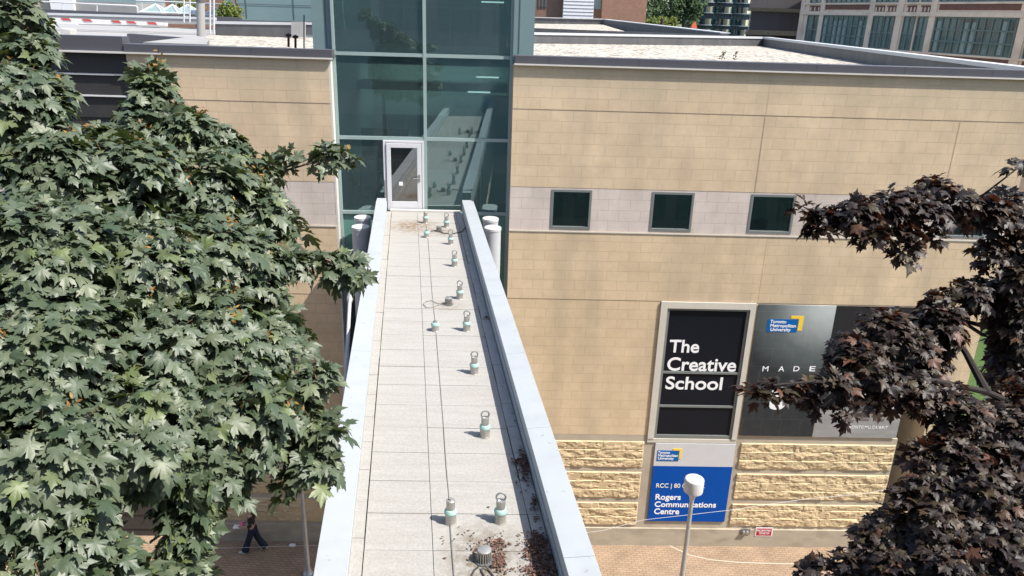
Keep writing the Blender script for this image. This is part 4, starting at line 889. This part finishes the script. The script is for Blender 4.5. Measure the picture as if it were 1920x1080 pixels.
purple = leafmat('maple_leaf_purple', [(0, (.013, .009, .009)), (1, (.105, .044, .027)), (.35, (.021, .0145, .0125)), (.65, (.042, .025, .018)), (.9, (.042, .035, .015))], (.15, .042, .015), .52, .42, .12)
GB = [(10, 40, 7.0, 60), (50, 110, 6.8, 52), (20, 200, 6.3, 95), (90, 165, 6.6, 30), (285, 130, 7.6, 22), (290, 180, 7.5, 45), (275, 225, 7.4, 60), (200, 270, 7., 42), (345, 235, 7.4, 48), (400, 262, 7.6, 42), (445, 298, 7.7, 36), (500, 310, 7.9, 22), (535, 288, 8., 16), (618, 284, 8.1, 24), (640, 288, 8.1, 12), (100, 330, 6.2, 105),
      (230, 350, 6.7, 115), (370, 350, 7.1, 95), (465, 370, 7.3, 58), (520, 400, 7.5, 26), (540, 430, 7.4, 18), (60, 480, 5.6, 140), (230, 500, 6.1, 145), (380, 500, 6.7, 120), (480, 490, 7, 70), (545, 490, 7.2, 38), (605, 488, 7.3, 26), (650, 488, 7.4, 32), (500, 560, 6.9, 28),
      (70, 660, 5.3, 155), (240, 660, 5.8, 150), (390, 640, 6.3, 120), (490, 640, 6.6, 62), (545, 640, 6.7, 22), (70, 840, 5.0, 150), (240, 790, 5.5, 125), (390, 770, 6., 120), (490, 760, 6.3, 88), (570, 720, 6.5, 32), (590, 790, 6.4, 26), (575, 850, 6.4, 36), (605, 868, 6.3, 18),
      (470, 830, 6.2, 58), (370, 870, 5.8, 72), (420, 890, 6.1, 36), (50, 1000, 4.8, 130), (150, 1070, 5., 80), (250, 1090, 5.2, 45), (345, 1050, 5.7, 42), (375, 985, 5.8, 24), (150, 930, 5.2, 45), (340, 940, 5.7, 36), (375, 1075, 5.8, 25), (335, 975, 5.7, 34), (355, 920, 5.8, 40), (200, 905, 5.4, 50), (190, 1020, 5.2, 36), (555, 905, 6.4, 24), (600, 850, 6.4, 26), (615, 800, 6.4, 18), (590, 700, 6.5, 26), (545, 600, 6.8, 24),
      (150, 420, 6.8, 125), (330, 600, 7.2, 160), (160, 740, 6.6, 180), (420, 720, 7.3, 110), (130, 560, 6.9, 160)]
_q = atD(40, 1000, 6.4)
gt, hubs = make_tree('maple_tree', 'large green maple with glossy lobed leaves filling the left of the bridge', GB, (_q[0], _q[1], 0), green, M['bark'], M['twig'], .132, 34, 44, [(60, 760, 6.6), (60, 250, 7), (270, 220, 7.8), (430, 330, 7.9), (80, 700, 6), (440, 560, 7.3), (500, 760, 6.8), (590, 490, 7.4), (100, 930, 5.6), (330, 960, 6.2), (560, 850, 6.7)])
# orange-brown seed keys at the shoot tips
V = []; T = []
for c, h in hubs[::16]:
    for _ in range(7):
        q = Vector(h) + Vector(rng.normal(size=3) * .035) + Vector((0, 0, .05)); o = len(V); a = Vector(rng.normal(size=3)).normalized() * .026; b_ = a.orthogonal().normalized() * .009
        V.extend([tuple(q - a), tuple(q + b_), tuple(q + a), tuple(q - b_)]); T.extend([(o, o + 1, o + 2), (o, o + 2, o + 3)])
arrays('seed_keys', V, T, leafmat('seed_key', [(0, (.28, .13, .04)), (1, (.40, .24, .06))], (.3, .15, .03), .6, .3, .3), gt, False)
PB = [(1515, 392, 8.8, 18), (1555, 398, 8.8, 30), (1610, 395, 8.8, 40), (1665, 400, 8.9, 50), (1720, 390, 9, 48), (1765, 360, 9, 42), (1800, 385, 9.1, 34), (1640, 440, 8.8, 26), (1700, 450, 8.8, 30), (1745, 440, 8.9, 22), (1540, 425, 8.8, 14), (1850, 390, 9.1, 32), (1890, 390, 9.2, 45), (1915, 310, 9, 18), (1905, 450, 9.1, 50), (1860, 470, 9.1, 30), (1925, 520, 9., 45),
      (1408, 730, 8.4, 13), (1450, 730, 8.5, 22), (1505, 728, 8.5, 30), (1560, 718, 8.5, 38), (1595, 640, 8.8, 36), (1650, 620, 8.9, 48), (1620, 690, 8.6, 58), (1690, 640, 9., 58), (1700, 700, 8.9, 62), (1745, 610, 9.1, 52), (1760, 680, 9., 36), (1770, 560, 9.1, 36), (1810, 545, 9.1, 36), (1850, 560, 9.2, 42), (1900, 560, 9.2, 50), (1900, 610, 9.3, 24), (1905, 645, 9.3, 40), (1885, 640, 9.5, 34), (1888, 690, 9.5, 40), (1910, 610, 9.5, 44), (1925, 690, 9.2, 46), (1895, 600, 9.2, 34), (1925, 620, 9.1, 40), (1890, 735, 9., 30), (1925, 740, 8.9, 36), (1640, 745, 8.6, 26), (1540, 740, 8.5, 22), (1590, 750, 8.5, 24), (1770, 740, 8.8, 36), (1720, 750, 8.8, 34), (1700, 660, 9.3, 70),
      (1800, 790, 8.6, 52), (1880, 785, 8.6, 42), (1915, 830, 8.4, 60), (1840, 850, 8.4, 70), (1780, 860, 8.4, 52), (1750, 910, 8.3, 55), (1700, 930, 8.3, 38), (1850, 930, 8.1, 80), (1920, 950, 8., 80), (1770, 980, 8.1, 75), (1690, 990, 8.2, 50), (1640, 1020, 8.2, 40), (1600, 1055, 8.2, 36), (1550, 1062, 8.3, 28), (1510, 1068, 8.3, 14), (1850, 1030, 7.9, 90), (1760, 1060, 7.9, 80), (1680, 1065, 8., 60), (1920, 1060, 7.8, 80), (1730, 850, 8.5, 28), (1820, 960, 8.8, 120)]
_q = atD(1990, 900, 8.8); PBASE = (_q[0] + .1, _q[1], 0)
make_tree('purple_maple', 'dark purple leaved maple at the right in front of the poster wall', PB, PBASE, purple, M['barkdark'], M['barkdark'], .128, 24, 13, [(1995, 800, 8.8), (1900, 470, 9.3), (1780, 400, 9.2), (1640, 410, 9.), (1800, 600, 9.3), (1650, 690, 8.9), (1500, 730, 8.7), (1720, 980, 8.3), (1600, 1050, 8.3), (1880, 760, 8.8)], .3, [[(1990, 700, 9.), (1950, 560, 9.2), (1900, 462, 9.2), (1840, 425, 9.1), (1760, 408, 9.), (1660, 412, 8.9), (1560, 402, 8.8)], [(1990, 860, 8.8), (1930, 770, 8.9), (1850, 735, 8.9), (1760, 715, 8.8), (1660, 705, 8.7), (1560, 712, 8.5), (1450, 722, 8.4)], [(1850, 735, 8.9), (1810, 660, 9.1), (1770, 610, 9.1), (1680, 630, 9.)], [(1950, 560, 9.2), (1880, 555, 9.2), (1800, 560, 9.1)], [(1990, 860, 8.8), (1880, 880, 8.5), (1760, 930, 8.3), (1650, 1010, 8.2)]])

# ------------------------------------------------------------------ things on the roofs
def pipe(px, y0p, y1p, Y, r, label, m, name='vent_pipe', cat='pipe', group=None, elbow=False):
    a = atY(px, y1p, Y); b_ = atY(px, y0p, Y); q = MB().tube([a, b_], r, 10)
    if elbow: q.tube([b_ + Vector((-r * 2.2, 0, 0)), b_ + Vector((0, 0, .04)), b_ + Vector((r * 2.2, 0, 0))], r * 1.1, 8)
    return tag(q.build(name, m), label, cat, group)
vp = mat('rusty_vent', (.07, .03, .03), .7)
pipe(541, 67, 88, 24.0, .035, 'left of two short rusty vent pipes on the left gravel roof', vp, group='short vents on the gravel roof', elbow=True)
pipe(554, 70, 90, 24.2, .035, 'right of two short rusty vent pipes on the left gravel roof', vp, group='short vents on the gravel roof', elbow=True)
pipe(570, 28, 92, 22.3, .018, 'thin dark rod standing on the left gravel roof beside the tower', M['metaldark'], 'rod', 'rod')
st = thing('exhaust_stack', 'tall grey metal exhaust stack on the left roof', 'stack')
a = atY(377, 68, 34); b_ = atY(376, 4, 34); MB().tube([a, b_], .17, 16).build('pipe', M['roofgrey'], st); MB().tube([b_, b_ + Vector((0, 0, .09))], .19, 16).build('cap', M['metaldark'], st)
for k, (xa, xb, yt, yb_, Y, lab) in enumerate(((394, 401, -4, 63, 36, 'white ladder right of the exhaust stack'), (345, 356, -4, 42, 46, 'white ladder left of the exhaust stack'))):
    ld = thing('roof_ladder', lab, 'ladder', 'white roof ladders'); a = atY(xa, yb_, Y); a2 = atY(xa, yt, Y); b_ = atY(xb, yb_, Y); b2 = atY(xb, yt, Y)
    for s0, s1 in ((a, a2), (b_, b2)): MB().tube([s0, s1], .045, 6).build('rail', M['coping'], ld)
    r_ = MB(); n = int((a2 - a).length / .32)
    for i in range(1, n): r_.tube([a.lerp(a2, i / n), b_.lerp(b2, i / n)], .016, 5)
    r_.build('rungs', M['coping'], ld)
tag(pw(113, 53, 73, 131, 56, 73, 24., M['drip'], name='roof_box'), 'pale box standing on the left roof edge above the louvres', 'box').parent = None
bq = thing('striped_barrier', 'white barrier with red stripes lying along the left roof', 'barrier')
A = atY(92, 33, 40); B2 = atY(310, 43, 40); C = atY(92, 44, 40); Dp = atY(310, 48, 40)
MB().hexa([(C.x, 40, C.z), (Dp.x, 40, Dp.z), (Dp.x, 40.3, Dp.z), (C.x, 40.3, C.z)], [(A.x, 40, A.z), (B2.x, 40, B2.z), (B2.x, 40.3, B2.z), (A.x, 40.3, A.z)]).build('board', M['tarp'], bq)
for t in (.12, .3, .55, .68, .86):
    q = A.lerp(B2, t); q2 = A.lerp(B2, t + .07); h_ = (A.z - C.z) * .35; MB().hexa([(q.x, 39.98, q.z - h_), (q2.x, 39.98, q2.z - h_), (q2.x, 39.999, q2.z - h_), (q.x, 39.999, q.z - h_)], [(q.x - .1, 39.98, q.z + .01), (q2.x - .1, 39.98, q2.z + .01), (q2.x - .1, 39.999, q2.z + .01), (q.x - .1, 39.999, q.z + .01)]).build('stripe', M['barrier_red'], bq)
hr = thing('roof_handrail', 'thin white handrail along the far left roof', 'railing'); Y = 55
MB().tube([atY(60, 2, Y), atY(160, 7, Y), atY(254, 11, Y), atY(258, 14, Y), atY(258, 24, Y)], .05, 6).build('rail', M['coping'], hr)
for px, yt in ((117, 5), (182, 8)): MB().tube([atY(px, yt, Y), atY(px, yt + 14, Y)], .04, 6).build('post', M['coping'], hr)
hr = thing('roof_handrail', 'white top rail behind the pyramid skylights', 'railing'); MB().tube([atY(255, 1, 62), atY(372, 6, 62), atY(440, 9, 62)], .06, 6).build('rail', M['coping'], hr)
for px in (266, 305, 330): MB().tube([atY(px, 3, 62), atY(px, 20, 62)], .05, 6).build('post', M['coping'], hr)
for k, (xa, xb, yt, yb_) in enumerate(((262, 304, 8, 23), (298, 334, 9, 24), (322, 366, 9, 25), (380, 418, 14, 28))):
    Y = 58 + k * .9; s = thing('pyramid_skylight', ['leftmost white framed pyramid skylight on the far left roof', 'second pyramid skylight from the left, partly behind its neighbour', 'pyramid skylight just left of the exhaust stack', 'rightmost pyramid skylight, right of the exhaust stack'][k], 'skylight', 'pyramid skylights on the far roof')
    a = atY(xa, yb_, Y); b_ = atY(xb, yb_ + 1, Y); t = atY((xa + xb) / 2, yt, Y); w_ = (b_.x - a.x) / 2; t.y += w_
    cs = [a, b_, b_ + Vector((0, 2 * w_, 0)), a + Vector((0, 2 * w_, 0))]
    MB().add([*cs, t], [(0, 1, 4), (1, 2, 4), (2, 3, 4), (3, 0, 4)]).build('glazing', M['skyglass'], s)
    fr = MB()
    for i in range(4): fr.tube([cs[i], t], .07, 6); fr.tube([cs[i], cs[(i + 1) % 4]], .07, 6)
    fr.build('frame', M['coping'], s)
# weeds on the right gravel roof
def leafball(name, label, cat, pts, n, size, m, group=None, stem=None, squash=(1, 1, 1), kind=None):
    t = thing(name, label, cat, group); V = []; T = []
    for (c, r) in pts:
        for _ in range(int(n)):
            d = Vector(rng.normal(size=3)).normalized(); q = Vector(c) + Vector((d.x * r * squash[0], d.y * r * squash[1], d.z * r * squash[2])) * (random.random() ** .45)
            a = Vector(rng.normal(size=3)).normalized() * size * random.uniform(.5, 1.2); b_ = a.orthogonal().normalized() * size * .55; o = len(V)
            V.extend([tuple(q - a), tuple(q + b_), tuple(q + a), tuple(q - b_)]); T.extend([(o, o + 1, o + 2), (o, o + 2, o + 3)])
    arrays('crown' if cat == 'tree' else 'foliage', V, T, m, t, False)
    if stem: stem.build('trunk' if cat == 'tree' else 'stem', M['bark'], t)
    return t
farg = leafmat('far_foliage', [(0, (.030, .062, .028)), (1, (.075, .12, .045)), (.5, (.048, .085, .036))], (.08, .13, .03), .7, .2, .25)
fary = leafmat('yellow_green_foliage', [(0, (.07, .11, .03)), (1, (.17, .20, .045))], (.15, .2, .03), .7, .2, .25)
weed = leafmat('weed_leaf', [(0, (.05, .055, .02)), (1, (.10, .08, .03))], (.08, .08, .02), .7, .2, .2)
for k, (px, py) in enumerate(((1353, 113), (1377, 113))):
    p = atZ(px, py, -1.6); leafball('roof_weed', ['left of two small dry weeds on the right gravel roof', 'right of two small dry weeds on the right gravel roof'][k], 'plant', [((p.x, p.y, p.z + .12), .13), ((p.x + .05, p.y, p.z + .3), .08)], 22, .05, weed, 'weeds on the gravel roof', MB().tube([p, p + Vector((.05, 0, .35))], .008, 5))
p = atY(420, 30, 54); leafball('roof_shrub', 'yellow green bush beside the teal penthouse on the far left', 'plant', [((atY(x, y, 54)), .55) for x, y in ((418, 24), (428, 18), (438, 20), (442, 28), (430, 28))], 110, .14, fary, stem=MB().tube([p + Vector((0, 0, -2)), p], .05, 6))
p = atY(365, 18, 64); leafball('roof_shrub', 'pale green shrub behind the skylights and the exhaust stack', 'plant', [((atY(x, y, 64)), .7) for x, y in ((352, 18), (364, 14), (372, 20), (340, 10))], 90, .15, fary, stem=MB().tube([p + Vector((0, 0, -2)), p], .05, 6))

# ------------------------------------------------------------------ second roof behind on the right
r2 = thing('low_roof_building', 'low building behind the first roof with gravel and dark parapets', 'building')
A = atY(900, 49, 60); B2 = atY(1352, 65, 60); zz = A.z
a0 = atY(985, 51, 60); a1 = atY(1180, 57, 60); a2 = atY(1356, 66, 60)
MB().hexa([(A.x, 60, 0), (a2.x, 60, 0), (a2.x, 60.5, 0), (A.x, 60.5, 0)], [(A.x, 60, A.z), (a2.x, 60, a2.z), (a2.x, 60.5, a2.z), (A.x, 60.5, A.z)]).build('front_parapet', M['inner'], r2)
k1 = atY(1130, 37, 100); k0 = atY(985, 33, 100)
g0 = atY(985, 60, 60.6); g1 = atY(1195, 66, 60.6); g2 = atY(1130, 46, 100); g3 = atY(985, 44, 100)
MB().add([g0, g1, g2, g3], [(0, 1, 2, 3)]).build('gravel_roof', M['gravel'], r2)
pb = MB().hexa([(g3.x, 100, g3.z - .3), (g2.x, 100, g2.z - .3), (g2.x, 100.5, g2.z - .3), (g3.x, 100.5, g3.z - .3)], [(k0.x, 100, k0.z), (k1.x, 100, k1.z), (k1.x, 100.5, k1.z), (k0.x, 100.5, k0.z)]).build('rear_parapet', M['inner'], r2)
c0 = atY(985, 31.5, 99.9); c1 = atY(1130, 35, 99.9); MB().hexa([(k0.x, 99.9, k0.z + .01), (k1.x, 99.9, k1.z + .01), (k1.x, 100.6, k1.z + .01), (k0.x, 100.6, k0.z + .01)], [(k0.x, 99.9, c0.z), (k1.x, 99.9, c1.z), (k1.x, 100.6, c1.z), (k0.x, 100.6, c0.z)]).build('coping', M['coping'], pb)
s0 = k1; s1 = atY(1352, 63, 60.5); zl = min(g1.z, g2.z) - .4
sp_ = MB().add([(s0.x, s0.y, zl), (s1.x, s1.y, zl), (s1.x, s1.y, s1.z), (s0.x, s0.y, s0.z), (s0.x + .6, s0.y, zl), (s1.x + .6, s1.y, zl), (s1.x + .6, s1.y, s1.z), (s0.x + .6, s0.y, s0.z)], [(0, 1, 2, 3), (4, 7, 6, 5), (3, 2, 6, 7), (0, 4, 5, 1), (1, 5, 6, 2), (0, 3, 7, 4)]).build('side_parapet', M['inner'], r2)
MB().add([(s0.x - .05, s0.y, s0.z + .01), (s1.x - .05, s1.y, s1.z + .01), (s1.x + .7, s1.y, s1.z + .01), (s0.x + .7, s0.y, s0.z + .01), (s0.x - .05, s0.y, s0.z + .09), (s1.x - .05, s1.y, s1.z + .09), (s1.x + .7, s1.y, s1.z + .09), (s0.x + .7, s0.y, s0.z + .09)], [(3, 2, 1, 0), (4, 5, 6, 7), (0, 1, 5, 4), (1, 2, 6, 5), (2, 3, 7, 6), (3, 0, 4, 7)]).build('coping', M['coping'], sp_)
# brick building with the white siding
bk = thing('brick_building', 'brick building with a white sided bay above the far roof', 'building'); Y = 112
def slab(px0, px1, Y, z0, ztop, m, parent, name, th=3.):
    a = atY(px0, 20, Y).x; b_ = atY(px1, 20, Y).x; return MB().box(a, b_, Y, Y + th, z0, ztop).build(name, m, parent)
zt_ = GZ + 12
slab(995, 1056, Y, 0, zt_, M['brickbrown'], bk, 'brown_wall'); slab(1056, 1113, Y - 1, 0, zt_, M['siding'], bk, 'siding_bay'); slab(1113, 1129, Y + .5, 0, zt_, M['brickbrown'], bk, 'window_bay'); slab(1129, 1212, Y - .5, 0, zt_, M['brick'], bk, 'brick_wall', 14)
s_ = MB(); xa = atY(1056, 20, Y - 1).x; xb = atY(1113, 20, Y - 1).x
for k in range(40): s_.box(xa, xb, Y - 1.04, Y - 1.001, 10 + k * .45, 10.06 + k * .45)
s_.build('siding_line', M['roofgrey'], bk)
vt = MB()
for px in (1009, 1015, 1021):
    a = atY(px, 14, Y - .1); vt.box(a.x, a.x + .28, Y - .1, Y - .01, a.z, a.z + 4)
vt.build('vent_slots', M['metaldark'], bk)
a = atY(1114, 17, Y + .4); MB().box(a.x, a.x + .95, Y + .4, Y + .49, a.z, a.z + 3).build('window', M['interdark'], bk)
# trees beyond
p = atY(1255, 60, 135)
def crownpts(lst, Y, r): return [(atY(x, y, Y + random.uniform(-3, 3)), r * random.uniform(.8, 1.25)) for x, y in lst]
for k, (px, py, Y, lst, m, lab) in enumerate(((1235, 60, 150, [(1222, 8), (1235, 15), (1225, 28), (1240, 2)], farg, 'dark green tree directly right of the brick wall'),
        (1280, 60, 145, [(1265, 12), (1285, 8), (1300, 20), (1275, 28), (1295, 35), (1310, 10), (1260, 30), (1300, -5), (1270, -6)], farg, 'broad dark green tree left of the glass tower block'),
        (1240, 60, 125, [(1222, 42), (1235, 40), (1248, 42), (1258, 46), (1262, 40)], fary, 'low yellow green tree in front of the darker trees'))):
    b_ = atY(px, py, Y); leafball('street_tree', lab, 'tree', crownpts(lst, Y, 1.9 if m is farg else 1.0), 170 if m is farg else 130, .42 if m is farg else .3, m, 'trees beyond the roofs', MB().tube([(b_.x, b_.y, 0), (b_.x, b_.y, b_.z + 2)], .3, 8))
struct(leafball('far_wood', 'distant mass of trees on the horizon', 'trees', [(Vector((x, 330 + 25 * math.sin(x), 9 + 5 * math.sin(x * .13))), 14) for x in range(-300, 420, 14)], 160, 2.6, farg), 'stuff')
# glass apartment block
cd = thing('apartment_tower', 'bluish glass apartment block with rounded balconies behind the dark building', 'building'); Y = 150
xa = atY(1308, 20, Y).x; xb = atY(1412, 20, Y).x
MB().box(xa, xb, Y + 1.6, Y + 10, 0, GZ + 12).build('glazed_wall', mat('dark_blue_glass', (.045, .085, .11), .4, var=.6, nscale=.5, spec=.25), cd)
for i, py in enumerate((-14, 6, 26, 49, 68, 88)):
    zz = atY(1350, py, Y).z; n = 3
    sl_ = MB(); gl = MB()
    for k in range(n):
        c = xa + (xb - xa) * (k + .5) / n; r = (xb - xa) / n / 2 * .98; prof = [(c + r * math.cos(a), Y + 1.5 - 1.7 * math.sin(a)) for a in np.linspace(0, math.pi, 14)]
        sl_.prism(prof[::-1], zz + .06, zz + .2)
        for p0, p1 in zip(prof[:-1], prof[1:]): gl.add([(p0[0], p0[1], zz + .22), (p1[0], p1[1], zz + .22), (p1[0], p1[1], zz + 1.25), (p0[0], p0[1], zz + 1.25)], [(0, 1, 2, 3)])
    bo = sl_.build('balcony', M['condo'], cd); gl.build('glass_guard', M['condoglass'], bo)
m_ = MB()
for k in range(10): x = xa + (xb - xa) * k / 9; m_.box(x - .08, x + .08, Y + 1.5, Y + 1.59, 0, GZ + 12)
m_.build('mullions', M['metaldark'], cd)
# dark brown building with soffits
db = thing('brown_clad_building', 'dark brown clad building with tan ribbed soffits between storeys', 'building'); Y = 78
xa = atY(1402, 40, Y).x; xb = atY(1512, 40, Y).x; xc = atY(1411, 40, Y).x
zs1 = atY(1440, 15, Y); zs2 = atY(1440, 21, Y); zs3 = atY(1440, 57, Y); zs4 = atY(1440, 66, Y)
def tbox(x0, x1, ya, yc, z0, z1):
    k = (yc / ya) * 1.02; return MB().hexa([(x0, ya, z0), (x1, ya, z0), (x1 * k, yc, z0), (x0 * k, yc, z0)], [(x0, ya, z1), (x1, ya, z1), (x1 * k, yc, z1), (x0 * k, yc, z1)])
tbox(xa, xb, Y, Y + 12, zs1.z, GZ + 9).build('upper_cladding', M['brown'], db)
tbox(xc, xb, Y + .8, Y + 12, zs3.z, zs1.z - .01).build('middle_cladding', M['brown'], db)
tbox(xc, xb, Y + 1.6, Y + 12, 0, zs3.z - .01).build('lower_storey', M['louver'], db)
for zt0, zb0, yf, x0 in ((zs1.z - .012, zs2.z, Y + .05, xa), (zs3.z - .012, zs4.z, Y + .85, xc - .2)):
    b_ = MB().hexa([(x0, yf + .5, zb0), (xb, yf + .5, zb0), (xb, yf + .79, zb0), (x0, yf + .79, zb0)], [(x0, yf, zt0), (xb, yf, zt0), (xb, yf + .79, zt0), (x0, yf + .79, zt0)])
    s_ = b_.build('soffit', M['soffit'], db); rb_ = MB(); n = 22
    for k in range(n):
        x = x0 + (xb - x0) * (k + .5) / n; rb_.hexa([(x - .07, yf + .42, zb0 - .04), (x + .07, yf + .42, zb0 - .04), (x + .07, yf + .5, zb0 - .04), (x - .07, yf + .5, zb0 - .04)], [(x - .07, yf - .06, zt0 - .03), (x + .07, yf - .06, zt0 - .03), (x + .07, yf + .02, zt0 - .03), (x - .07, yf + .02, zt0 - .03)])
    rb_.build('soffit_rib', M['rim'], s_)
# buff stone building on the right, running away from us
sb = thing('stone_loft_building', 'buff stone building with wide green steel windows and dark red brick bands', 'building')
# plane through two sighted corners: window head 1905 near 50 m, 1510 near 70 m
W0 = Vector(CAM + ray(1905, 70) * 50.); W1 = Vector(CAM + ray(1508, 60) * 71.)
wd = (W1 - W0); wd.z = 0; wd.normalize(); wn = Vector((wd.y, -wd.x, 0))
if wn.dot(W0 - Vector(CAM)) > 0: wn = -wn            # outward, towards us
def onW(px, py):
    d = Vector(ray(px, py)); c = Vector(CAM); t = (W0 - c).dot(wn) / d.dot(wn); return c + d * t
def sw(px): q = onW(px, 60); return (q - W0).dot(wd)
def wbox(mb, s0, s1, d0, d1, z0, z1):                 # s along the wall, d outwards
    P_ = lambda s, d, z: tuple(Vector((W0.x, W0.y, 0)) + wd * s + wn * d + Vector((0, 0, z)))
    if s0 > s1: s0, s1 = s1, s0
    mb.hexa([P_(s0, d0, z0), P_(s1, d0, z0), P_(s1, d1, z0), P_(s0, d1, z0)], [P_(s0, d0, z1), P_(s1, d0, z1), P_(s1, d1, z1), P_(s0, d1, z1)]); return mb
zh, zl_ = onW(1905, 35).z, onW(1893, 108).z
H = zh - zl_; st_h = H + 1.08
sA, sB = sw(1497), sw(1990)
wbox(MB(), sA, sB - 12, -8, 0, 0, zh + st_h * 2).build('wall', M['limestone'], sb)
bays = [('n', 1512, 1533), ('w', 1541, 1626), ('n', 1634, 1652), ('n', 1655, 1673), ('n', 1692, 1711), ('n', 1718, 1737), ('w', 1752, 1905), ('w', 1930, 2010)]
fl = [(zl_ - st_h, zh - st_h), (zl_, zh), (zl_ + st_h, zh + st_h)]
pil = MB()
for px in (1500, 1537, 1629, 1682, 1744, 1917): s = sw(px); wbox(pil, s - .3, s + .3, .002, .11, 0, zh + st_h * 2)
pil.build('pilaster', M['limestone'], sb)
crs = MB()
for z0, z1 in fl:
    wbox(crs, sA, sB - 12, .002, .16, z1 + .06, z1 + .36); wbox(crs, sA, sB - 12, .002, .12, z0 - .155, z0 - .02)
crs.build('string_course', M['limestone'], sb)
for (kd, x0, x1) in bays:
    s0, s1 = sw(x0), sw(x1)
    for z0, z1 in fl:
        zb0, zb1 = (z0 - .56, z0 - .17) if kd == 'w' else (z0 - .80, z0 - .24)
        bo_ = wbox(MB(), s0 - .05, s1 + .05, .003, .06, zb0, zb1).build('brick_band', M['redband'], sb)
        if kd == 'n':
            for t in (.15, .5, .85): q = s0 + (s1 - s0) * t; wbox(MB(), q - .06, q + .06, .061, .09, zb0 + .12, zb1 - .14).build('stone_ornament', M['limestone'], bo_)
wg = mat('green_loft_glass', (.10, .16, .155), .1, var=.75, nscale=1.1, stretch=(1, 1, .3), spec=.8)
for (kd, x0, x1) in bays:
    s0, s1 = sw(x0), sw(x1)
    for z0, z1 in fl[1:]:
        f = MB(); nx = max(2, int(abs(s1 - s0) / .62)) if kd == 'w' else 2; nz = 3 if kd == 'w' else 2
        for i in range(nx + 1): q = s0 + (s1 - s0) * i / nx; wbox(f, q - .045, q + .045, .02, .09, z0, z1)
        for j in range(nz + 1): q = z0 + (z1 - z0) * j / nz; wbox(f, s0, s1, .021, .085, q - .045, q + .045)
        fo = f.build('window', M['indframe'], sb); wbox(MB(), s0, s1, .003, .015, z0, z1).build('glazing', wg, fo)
        if kd == 'w':
            bm_ = mat('pale_blind', (.27, .33, .32), .6)
            for i in range(nx):
                if random.random() < .38: q = s0 + (s1 - s0) * (i + .5) / nx; wbox(MB(), q - .15, q + .15, .0155, .019, z0 + .1, z1 - .05 - random.random() * .4).build('blind', bm_, fo)
# far-left blocks
fb = thing('pale_block_building', 'pale plastered block at the far left behind the roof edge', 'building'); Y = 70
a = atY(-60, 20, Y); b_ = atY(100, 20, Y); MB().box(a.x, b_.x, Y, Y + 8, 0, GZ + 7).build('wall', mat('pale_plaster', (.42, .38, .29), .8), fb)
a = atY(102, 20, Y); b_ = atY(145, 20, Y); MB().box(a.x, b_.x, Y - .5, Y + 6, 0, GZ + 8).build('white_bay', M['siding'], fb)
a = atY(146, 20, Y); b_ = atY(258, 20, Y); zz = atY(200, 4, Y).z; MB().box(a.x, b_.x, Y, Y + 6, zz, GZ + 8).build('window_band', M['interdark'], fb); MB().box(a.x, b_.x, Y - .2, Y + 6, 0, zz - .01).build('grey_wall', M['roofgrey'], fb)
bf = thing('brick_house', 'red brick house wall behind the skylights', 'building'); Y = 88
a = atY(258, 20, Y); b_ = atY(470, 20, Y); MB().box(a.x, b_.x, Y, Y + 8, 0, GZ + 8).build('wall', M['brick'], bf)
wn_ = MB()
for px in (330, 430, 452): q = atY(px, 7, Y); wn_.box(q.x - .5, q.x + .5, Y - .05, Y - .005, q.z, q.z + 1.6)
wn_.build('window', M['interdark'], bf)
tag(MB().hexa([(0, 0, 0), (.9, 0, 0), (.9, .3, 0), (0, .3, 0)], [(.1, 0, .5), (.6, 0, .95), (.6, .3, .95), (.1, .3, .5)]).build('orange_sheet', M['orange'], None, 0, tuple(atY(1296, 53, 120))), 'small bright orange sheet beyond the roof edge before the glass block', 'sheet')

# ------------------------------------------------------------------ the building we look out from (mirrored in the glass)
nb = thing('near_building', 'dark panelled building behind the viewpoint, mirrored in the tower glass', 'building')
MB().box(-30, 30, -12, -4, 0, GZ + 10).build('wall', M['citydark'], nb)
for i in range(-9, 10):
    for k in range(7):
        MB().box(i * 3.2 - 1.2, i * 3.2 + 1.2, -3.98, -3.93, 1.2 + k * 3.6, 3.6 + k * 3.6).build('window', M['condoglass'] if False else M['interdark'], nb)
